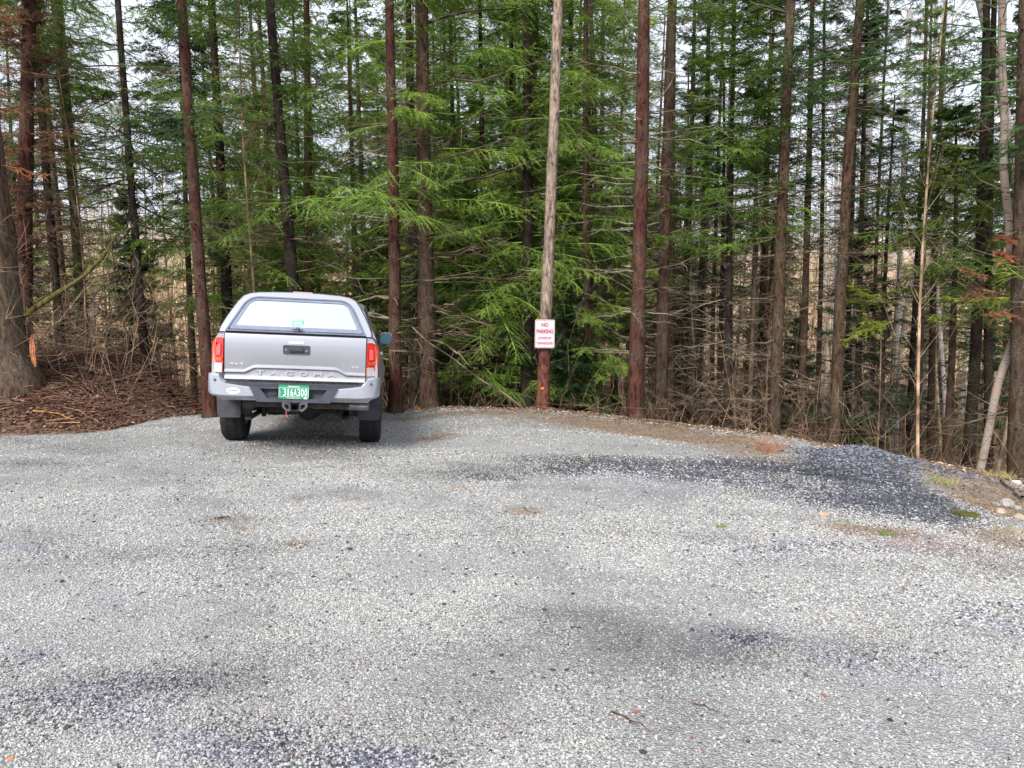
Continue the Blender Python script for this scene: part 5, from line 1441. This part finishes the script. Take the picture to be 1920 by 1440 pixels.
    def tyre():
        bm = bmesh.new(); k = 72
        rings = []
        for j in range(k):
            a = j * 2 * PI / k
            rg_ = []
            for x, r in prof:
                rr = r
                if abs(x) < .11 and r > .37:
                    ph = (j + (0 if abs(x) < .03 else (1 if x > 0 else 2))) % 4
                    rr = r - (.012 if ph == 0 else 0)
                rg_.append(bm.verts.new((x, rr * math.cos(a), rr * math.sin(a))))
            rings.append(rg_)
        for j in range(k):
            a, b = rings[j], rings[(j + 1) % k]
            for i in range(len(prof) - 1): bm.faces.new((a[i], a[i + 1], b[i + 1], b[i]))
        # grooves
        return bm
    t0 = None
    for y in (0, 3.24):
        for sx in (-1, 1):
            bm = tyre()
            for v in bm.verts: v.co += Vector((sx * .80, y, .385))
            wh = bm_obj('wheel', bm, RUB, root)
            bm = bmesh.new()
            for xg in (-.045, .045): 
                bmesh.ops.create_cone(bm, cap_ends=False, segments=72, radius1=.394, radius2=.394, depth=.012, matrix=Matrix.Translation((sx * .80 + xg, y, .385)) @ Matrix.Rotation(PI / 2, 4, 'Y'))
            bm_obj('tread_groove', bm, simple('groove_black', (.006, .006, .006), .9), wh)
            bm = bmesh.new()
            cyl(bm, (sx * .885, y, .385), (1, 0, 0), .245, .05, 36); cyl(bm, (sx * .70, y, .385), (1, 0, 0), .24, .02, 32)
            bm_obj('rim', bm, STEEL, wh, bevel=.01)
            bm = bmesh.new()
            for q in range(6):
                a = q * PI / 3
                M = Matrix.Translation((sx * .914, y, .385)) @ Matrix.Rotation(a, 4, 'X')
                vs = add_box(bm, -.01, .01, -.035, .035, .03, .235)
                for v in vs: v.co = M @ v.co
            cyl(bm, (sx * .92, y, .385), (1, 0, 0), .05, .03, 20)
            bm_obj('spokes', bm, DISC, wh, bevel=.006)
    return root
build_truck()

# ================================================================ sign on the peeled trunk
def build_sign():
    c = at(1021.5, 626, 12.18)
    root = empty('parking_sign', tuple(c), 'white metal sign with red lettering NO PARKING SNOWPLOW TURNAROUND fixed to the peeled trunk', 'sign')
    root.rotation_euler = (R(1), R(.6), R(1.5))
    def sgm(name, col):
        return simple(name, col, .45, noise=.07, nscale=6)
    WH = sgm('sign_white', (.60, .55, .575)); RD = sgm('sign_red', (.42, .035, .075))
    W, H = .322, .462
    rect = lambda k: rounded([(-W / 2 + k, -H / 2 + k), (W / 2 - k, -H / 2 + k), (W / 2 - k, H / 2 - k), (-W / 2 + k, H / 2 - k)], .03)
    bm = bmesh.new(); add_prism(bm, rect(0), -.0015, .0015); bm_obj('panel', bm, WH, root, smooth=False)
    bm = bmesh.new(); ring_frame(bm, rect(.009), rect(.0135), -.0035, -.0018, lambda z: 0); bm_obj('red_border', bm, RD, root, smooth=False)
    for s, w_, h_, z in (('NO', .112, .066, .146), ('PARKING', .268, .068, .041), ('SNOWPLOW', .218, .042, -.068), ('TURNAROUND', .266, .042, -.152)):
        text_obj('lettering', s, w_, h_, .002, RD, root, (0, -.004, z), 0, bold=.035 if h_ > .05 else .02, label='red lettering reading ' + s)
    bm = bmesh.new()
    for z in (-.21, .205): cyl(bm, (0, -.005, z), (0, 1, 0), .006, .006, 10)
    bm_obj('nail', bm, simple('nail_grey', (.3, .3, .3), .4, metal=.8), root)
build_sign()

# orange blaze on the same trunk
def blaze():
    c = at(1017, 728, 12.235)
    rg = np.random.default_rng(2)
    bm = bmesh.new()
    pts = [(.032 * math.cos(a) * rg.uniform(.6, 1.2), .026 * math.sin(a) * rg.uniform(.6, 1.2)) for a in np.linspace(0, 2 * PI, 12)[:-1]]
    add_prism(bm, pts, -.006, .02)
    o = bm_obj('paint_blaze', bm, simple('orange_paint', (.75, .16, .04), .6, noise=.2, nscale=60), None)
    o.location = tuple(c)
    tag(o, 'small orange blaze mark near the foot of the sign trunk', 'marking')
blaze()
# ================================================================ brush bank on the left and small things
def debris():
    rng = np.random.default_rng(21)
    # sticks and needles lying on the bank
    n = 5500
    cx = rng.choice(len(BANK), n, p=np.array([.22, .3, .24, .16, .08]))
    ctr = np.array([at(b[0], b[1], b[2])[:2] for b in BANK]); sg = np.array([[b[3], b[4]] for b in BANK])
    XY = ctr[cx] + rng.normal(0, .75, (n, 2)) * sg[cx]
    X, Y = XY[:, 0], XY[:, 1]
    r = np.hypot(X, Y); th = np.arctan2(X, Y); rc, _ = crest(th)
    k = (r > rc + .02) & (th < -.33); X, Y = X[k], Y[k]; n = len(X)
    Z = gz(X, Y)
    L = rng.uniform(.05, .32, n) * rng.choice([1, 1, 1, 1, 2.4], n); A = rng.normal(.1, .8, n) + rng.choice([0, PI], n); el = rng.normal(.06, .14, n)
    d = np.stack([np.cos(A) * np.cos(el), np.sin(A) * np.cos(el), np.sin(el)], -1)
    s = np.linspace(-.5, .5, 4)
    P = np.stack([X, Y, Z + rng.uniform(.0, .06, n)], -1)[:, None, :] + d[:, None, :] * (L[:, None] * s)[..., None] + rng.normal(0, .03, (n, 4, 3)) * L[:, None, None]
    rad = (rng.uniform(.0018, .006, n) + .006 * (rng.random(n) < .03))[:, None] * np.array([1, .95, .8, .4])
    V, Q = tubes(P, rad, 4)
    m, nt, b = new_mat('brush_sticks')
    a = N(nt, 'ShaderNodeAttribute'); a.attribute_name = 'col'
    nt.links.new(a.outputs['Color'], b.inputs['Base Color']); b.inputs['Roughness'].default_value = .85
    pal = np.array([(.16, .075, .05), (.10, .05, .035), (.22, .13, .085), (.06, .038, .03), (.30, .19, .11), (.20, .075, .04)])
    c = pal[rng.choice(6, n, p=[.28, .22, .17, .16, .08, .09])] * rng.uniform(.7, 1.3, (n, 1))
    C = np.repeat(np.concatenate([c, np.ones((n, 1))], 1), 16, axis=0)
    # flakes: dead leaves and bark
    n2 = 30000
    cx = rng.choice(len(BANK), n2, p=np.array([.2, .28, .22, .22, .08]))
    XY = ctr[cx] + rng.normal(0, .85, (n2, 2)) * sg[cx]; X, Y = XY[:, 0], XY[:, 1]
    r = np.hypot(X, Y); th = np.arctan2(X, Y); rc, _ = crest(th); k = (r > rc - .03) & (th < -.33); X, Y = X[k], Y[k]; n2 = len(X)
    S = rng.uniform(.010, .030, n2)
    q = np.array([[-1, -.5, 0], [1, -.6, .2], [.9, .6, 0], [-.8, .5, .3]])
    FV = np.einsum('nij,nkj->nki', rotmats(rng, n2, .6), (q[None] + rng.uniform(-.3, .3, (n2, 4, 3))) * S[:, None, None])
    FV += np.stack([X, Y, gz(X, Y) + .012 + rng.uniform(0, .02, n2)], -1)[:, None, :]
    c2 = pal[rng.choice(6, n2, p=[.3, .2, .1, .15, .05, .2])] * rng.uniform(.7, 1.4, (n2, 1))
    C2 = np.repeat(np.concatenate([c2, np.ones((n2, 1))], 1), 4, axis=0)
    QQ = np.concatenate([Q, np.arange(n2 * 4).reshape(-1, 4) + len(V)])
    me = npmesh('brush_debris', np.concatenate([V, FV.reshape(-1, 3)]), quads=QQ, mats=[m], attrs={'col': np.concatenate([C, C2])})
    tag(link('brush_debris', me), 'reddish brown twigs, bark and dead leaves heaped on the bank', 'brush', kind='stuff')
    # chips, leaves and twigs on the gravel rim and right bank
    n3 = 5200
    th = rng.uniform(-.30, .72, n3); rc, _ = crest(th); r = rc + rng.normal(-.05, .38, n3) + .25 * (th > .4)
    X, Y = r * np.sin(th), r * np.cos(th)
    k = np.hypot(X - TR['x'], Y - TR['y']) > 2.2; X, Y = X[k], Y[k]; n3 = len(X)
    S = rng.uniform(.007, .024, n3)
    FV = np.einsum('nij,nkj->nki', rotmats(rng, n3, .5), (q[None] * np.array([1.5, .6, 1]) + rng.uniform(-.3, .3, (n3, 4, 3))) * S[:, None, None])
    FV += np.stack([X, Y, gz(X, Y) + .014], -1)[:, None, :]
    c3 = np.array([(.28, .15, .09), (.16, .09, .06), (.45, .36, .25), (.10, .06, .045), (.20, .15, .08)])[rng.integers(0, 5, n3)] * rng.uniform(.7, 1.3, (n3, 1))
    me = npmesh('rim_litter', FV.reshape(-1, 3), quads=np.arange(n3 * 4).reshape(-1, 4), mats=[m], attrs={'col': np.repeat(np.concatenate([c3, np.ones((n3, 1))], 1), 4, axis=0)})
    tag(link('rim_litter', me), 'dry leaves and wood chips strewn along the rim of the gravel', 'leaf litter', kind='stuff')
    return m
debris()

def stick(name, label, cat, a, b, ra, rb, color, lift=.02, bendz=.02, seed=1, wiggle=.02, mat=None):
    """a stick lying on the ground between two points seen in the photograph"""
    rg = np.random.default_rng(seed)
    A, B = hit(*a), hit(*b)
    n = 9; t = np.linspace(0, 1, n)
    P = A[None] * (1 - t[:, None]) + B[None] * t[:, None]
    P[:, :2] += rg.normal(0, wiggle, (n, 2)) * np.sin(PI * t)[:, None]
    P[:, 2] = gz(P[:, 0], P[:, 1]) + lift + bendz * np.sin(PI * t)
    o0 = P[n // 2].copy()
    V, Q = tubes((P - o0)[None], np.linspace(ra, rb, n)[None], 8)
    o = link(name, npmesh(name, V, quads=Q, mats=[mat or M_BARK], smooth=True), None, color)
    o.location = tuple(o0)
    tag(o, label, cat)
    return o
stick('fallen_log', 'brown fallen log end at the foot of the bank, beside the reddish trunk', 'log', (318, 742), (362, 752), .05, .045, BRN, .03, 0, 2)
stick('fallen_log', 'long thin pale log sloping along the back of the bank', 'log', (262, 722), (356, 744), .022, .03, (.26, .2, .15), .06, .03, 3)
stick('split_stick', 'yellowish split stick on the front of the bank, upper one', 'stick', (62, 775), (140, 793), .012, .006, (.50, .26, .10), .03, .03, 4)
stick('split_stick', 'yellowish split stick on the front of the bank, lower one', 'stick', (84, 795), (165, 790), .010, .006, (.45, .27, .13), .03, .02, 5)
stick('split_stick', 'tan forked splinter in the brush at the right of the split sticks', 'stick', (120, 770), (190, 802), .007, .004, (.36, .22, .12), .05, .05, 6)
stick('fallen_branch', 'dark bent branch arching over the crest of the bank', 'branch', (130, 728), (205, 690), .012, .006, (.09, .065, .05), .06, .10, 7, .05)
stick('fallen_branch', 'grey branch lying on the bank crest above the others', 'branch', (95, 700), (190, 712), .010, .005, (.20, .17, .14), .08, .06, 8, .05)
stick('twig', 'thin reddish twig lying on the gravel in the foreground', 'twig', (1146, 1339), (1222, 1378), .0032, .0014, (.16, .06, .045), .010, .006, 9, .012)
stick('twig', 'small dark twig on the gravel right of the reddish one', 'twig', (1302, 1324), (1348, 1340), .0026, .0014, (.06, .05, .045), .009, .004, 10, .008)
stick('twig', 'short dark twig in the middle of the gravel', 'twig', (1070, 1179), (1090, 1180), .003, .002, (.06, .05, .045), .009, .003, 11, .005)
stick('twig', 'small dark twig on the gravel left of the truck', 'twig', (408, 974), (430, 972), .006, .004, (.07, .06, .05), .012, .003, 12, .01)
stick('fallen_branch', 'pale stick lying on the rim behind the stout dark red trunk', 'stick', (1204, 790), (1290, 800), .016, .010, (.20, .13, .10), .03, .01, 13, .02)
stick('fallen_branch', 'weathered stick lying across the dirt bank at the right edge', 'stick', (1878, 905), (1917, 938), .022, .016, (.33, .27, .21), .03, .01, 14, .02)
stick('twig', 'thin bare twig sticking out of the rim above the white heap', 'twig', (1690, 862), (1672, 850), .008, .004, (.30, .2, .13), .03, .02, 15)

def rocks():
    rg = np.random.default_rng(31)
    rm = simple('rock', (.26, .24, .22), .85, noise=.35, nscale=14, bump=.5)
    rd = simple('dark_rock', (.035, .036, .042), .8, noise=.4, nscale=30, bump=.4)
    rt = simple('tan_rock', (.36, .28, .20), .85, noise=.3, nscale=14, bump=.4)
    lst = [((1888, 948), .075, rm, 'grey rock in the dirt at the right edge, largest of the cluster'), ((1876, 962), .05, rt, 'tan rock just below the largest grey rock at the right edge'), ((1905, 955), .045, rm, 'small grey rock right of the largest one'),
           ((1868, 947), .035, rm, 'small grey rock left of the largest one at the right edge'), ((1912, 972), .045, rt, 'tan rock at the right edge, lowest of the cluster'), ((1769, 870), .05, rt, 'rounded tan rock on the rim below the bushy fir'),
           ((1905, 907), .05, simple('pale_rock', (.62, .55, .48), .8, noise=.2, nscale=20, bump=.3), 'pale rock on the rim at the foot of the flaky trunk'),
           ((1545, 968), .045, rt, 'flat tan stone in front of the dark gravel heap'), ((325, 1275), .013, rd, 'dark squarish stone on the foreground gravel at left'), ((126, 1366), .015, rd, 'dark stone among bluish gravel at lower left'),
           ((1206, 1412), .013, rd, 'dark blue stone near the bottom of the gravel'), ((922, 1261), .011, rd, 'dark stone left of centre in the foreground'), ((1299, 1183), .014, rd, 'flat dark stone in the damp patch'),
           ((20, 1424), .012, simple('orange_stone', (.50, .20, .08), .8, noise=.3, nscale=40), 'orange brown stone in the lower left corner'), ((388, 1164), .012, simple('red_stone', (.20, .09, .08), .8, noise=.3, nscale=40), 'dull red stone on the gravel below the truck'),
           ((1036, 1257), .011, rd, 'dark stone right of centre in the foreground'), ((656, 1031), .018, rd, 'dark stone on the gravel in front of the truck')]
    for (px, py), s, mt, lb in lst:
        p = hit(px, py)
        bm = bmesh.new(); bmesh.ops.create_icosphere(bm, subdivisions=2, radius=1)
        sc = (rg.uniform(1.0, 1.35), rg.uniform(.8, 1.1), rg.uniform(.55, .75))
        dirs = [Vector(rg.normal(0, 1, 3)).normalized() for _ in range(7)]
        for v in bm.verts:
            for dd in dirs:
                e = v.co.dot(dd) - .78
                if e > 0: v.co -= dd * e
            v.co = Vector((v.co.x * sc[0], v.co.y * sc[1], v.co.z * sc[2])) * s * (1 + rg.uniform(-.04, .04))
        o = bm_obj('rock', bm, mt, None, smooth=False)
        o.location = (p[0], p[1], p[2] + s * .25); o.rotation_euler = (0, 0, rg.uniform(0, 6))
        tag(o, lb, 'stone')
rocks()

def blades(name, label, px, py, n, hgt, spread, color, cat, lean=.5, flat=0.0):
    rg = np.random.default_rng(int(px))
    p = hit(px, py)
    A = rg.uniform(0, 2 * PI, n); rr = spread * np.sqrt(rg.random(n))
    X = rr * np.cos(A); Y = rr * np.sin(A) * .7
    Z = gz(X + p[0], Y + p[1]) - p[2]
    L = hgt * rg.uniform(.4, 1.1, n); B = rg.uniform(0, 2 * PI, n); le = rg.uniform(.1, 1, n) * lean
    s = np.linspace(0, 1, 4)
    d = np.stack([np.cos(B), np.sin(B)], -1)
    P = np.zeros((n, 4, 3))
    P[:, :, :2] = np.stack([X, Y], -1)[:, None] + d[:, None, :] * ((L * le)[:, None] * s ** 1.5)[..., None]
    P[:, :, 2] = Z[:, None] + (L[:, None] * s * (1 - .4 * le[:, None] * s))
    V, Q = tubes(P, (.0014 + .0008 * rg.random(n))[:, None] * np.array([1.3, 1.1, .8, .2]), 3)
    mt = simple(name + '_blade', color, .7, noise=.35, nscale=9)
    o = link(name, npmesh(name, V, quads=Q, mats=[mt]), None)
    o.location = tuple(p)
    tag(o, label, cat)
blades('grass_tuft', 'small fresh green grass tuft on the gravel, middle right', 1350, 989, 34, .045, .045, (.13, .20, .04), 'grass')
blades('grass_tuft', 'fresh green grass tuft in the brown patch below the dark heap', 1662, 1004, 44, .05, .06, (.13, .21, .04), 'grass')
blades('grass_tuft', 'yellowish grass tuft by the left end of the dark gravel', 1100, 863, 40, .03, .06, (.30, .32, .10), 'grass')
blades('grass_tuft', 'low green tuft left of the brown patch below the dark heap', 1572, 981, 30, .03, .08, (.12, .17, .05), 'grass')
blades('dry_weed', 'rust coloured dead weed on the rim left of the white heap', 1440, 846, 160, .22, .16, (.38, .20, .13), 'weed', 1.4)
blades('dry_weed', 'pale dry weed on the lower right dirt', 1890, 1000, 80, .09, .12, (.36, .30, .18), 'weed', 1.0)
blades('dry_weed', 'green and straw weed on the dirt bank above the moss', 1765, 905, 120, .08, .16, (.28, .27, .09), 'weed', 1.0)
blades('dry_weed', 'bright orange dead fern tuft behind the rim right of the truck', 786, 766, 40, .10, .10, (.60, .26, .08), 'weed', 1.2)
blades('moss_clump', 'olive moss clump beside the dark gravel at right', 1808, 966, 700, .035, .12, (.10, .095, .015), 'moss', .6)
blades('grass_tuft', 'straw grass on the crest at the foot of the black trunk', 1872, 897, 120, .13, .20, (.34, .28, .12), 'grass', .8)

# rust coloured dead sprays hanging at the right edge
def spray(label, px, py, Y, L, color, n=5, az=(2.4, 3.9)):
    rng = np.random.default_rng(int(px + py))
    c = at(px, py, Y)
    pf = lambda h: np.stack([np.zeros_like(np.asarray(h, float)), np.zeros_like(np.asarray(h, float)), np.asarray(h, float)], -1)
    me = crown('foliage', pf, .4, rng, 0, .3, n / .3, L, **S_(az=az, prof='flat', tw=9))
    root = empty('dead_spray', tuple(c), label, 'branch')
    link('foliage', me, root, color)
spray('rust red dead needle spray against the crooked birch', 1915, 480, 10.0, .35, (.32, .14, .09))
spray('rust orange dead needle spray below the bushy fir, left of the crooked birch', 1890, 590, 10.1, .6, (.24, .13, .07), 2)
spray('yellow green low spray crossing the crooked birch', 1925, 560, 10.0, 1.1, G_YEL, 3)
spray('green spray of needles between the two brown trunks right of the sign', 1236, 505, 12.6, .45, G_HEM, 5, (2.6, 5.0))
spray('yellow green spray reaching left in front of the tall leaning spruce', 1672, 605, 12.3, 1.0, G_YEL, 4)
spray('rust orange dead needle spray at the right edge above the bushy fir boughs', 1850, 560, 9.8, .4, (.24, .13, .07), 2)
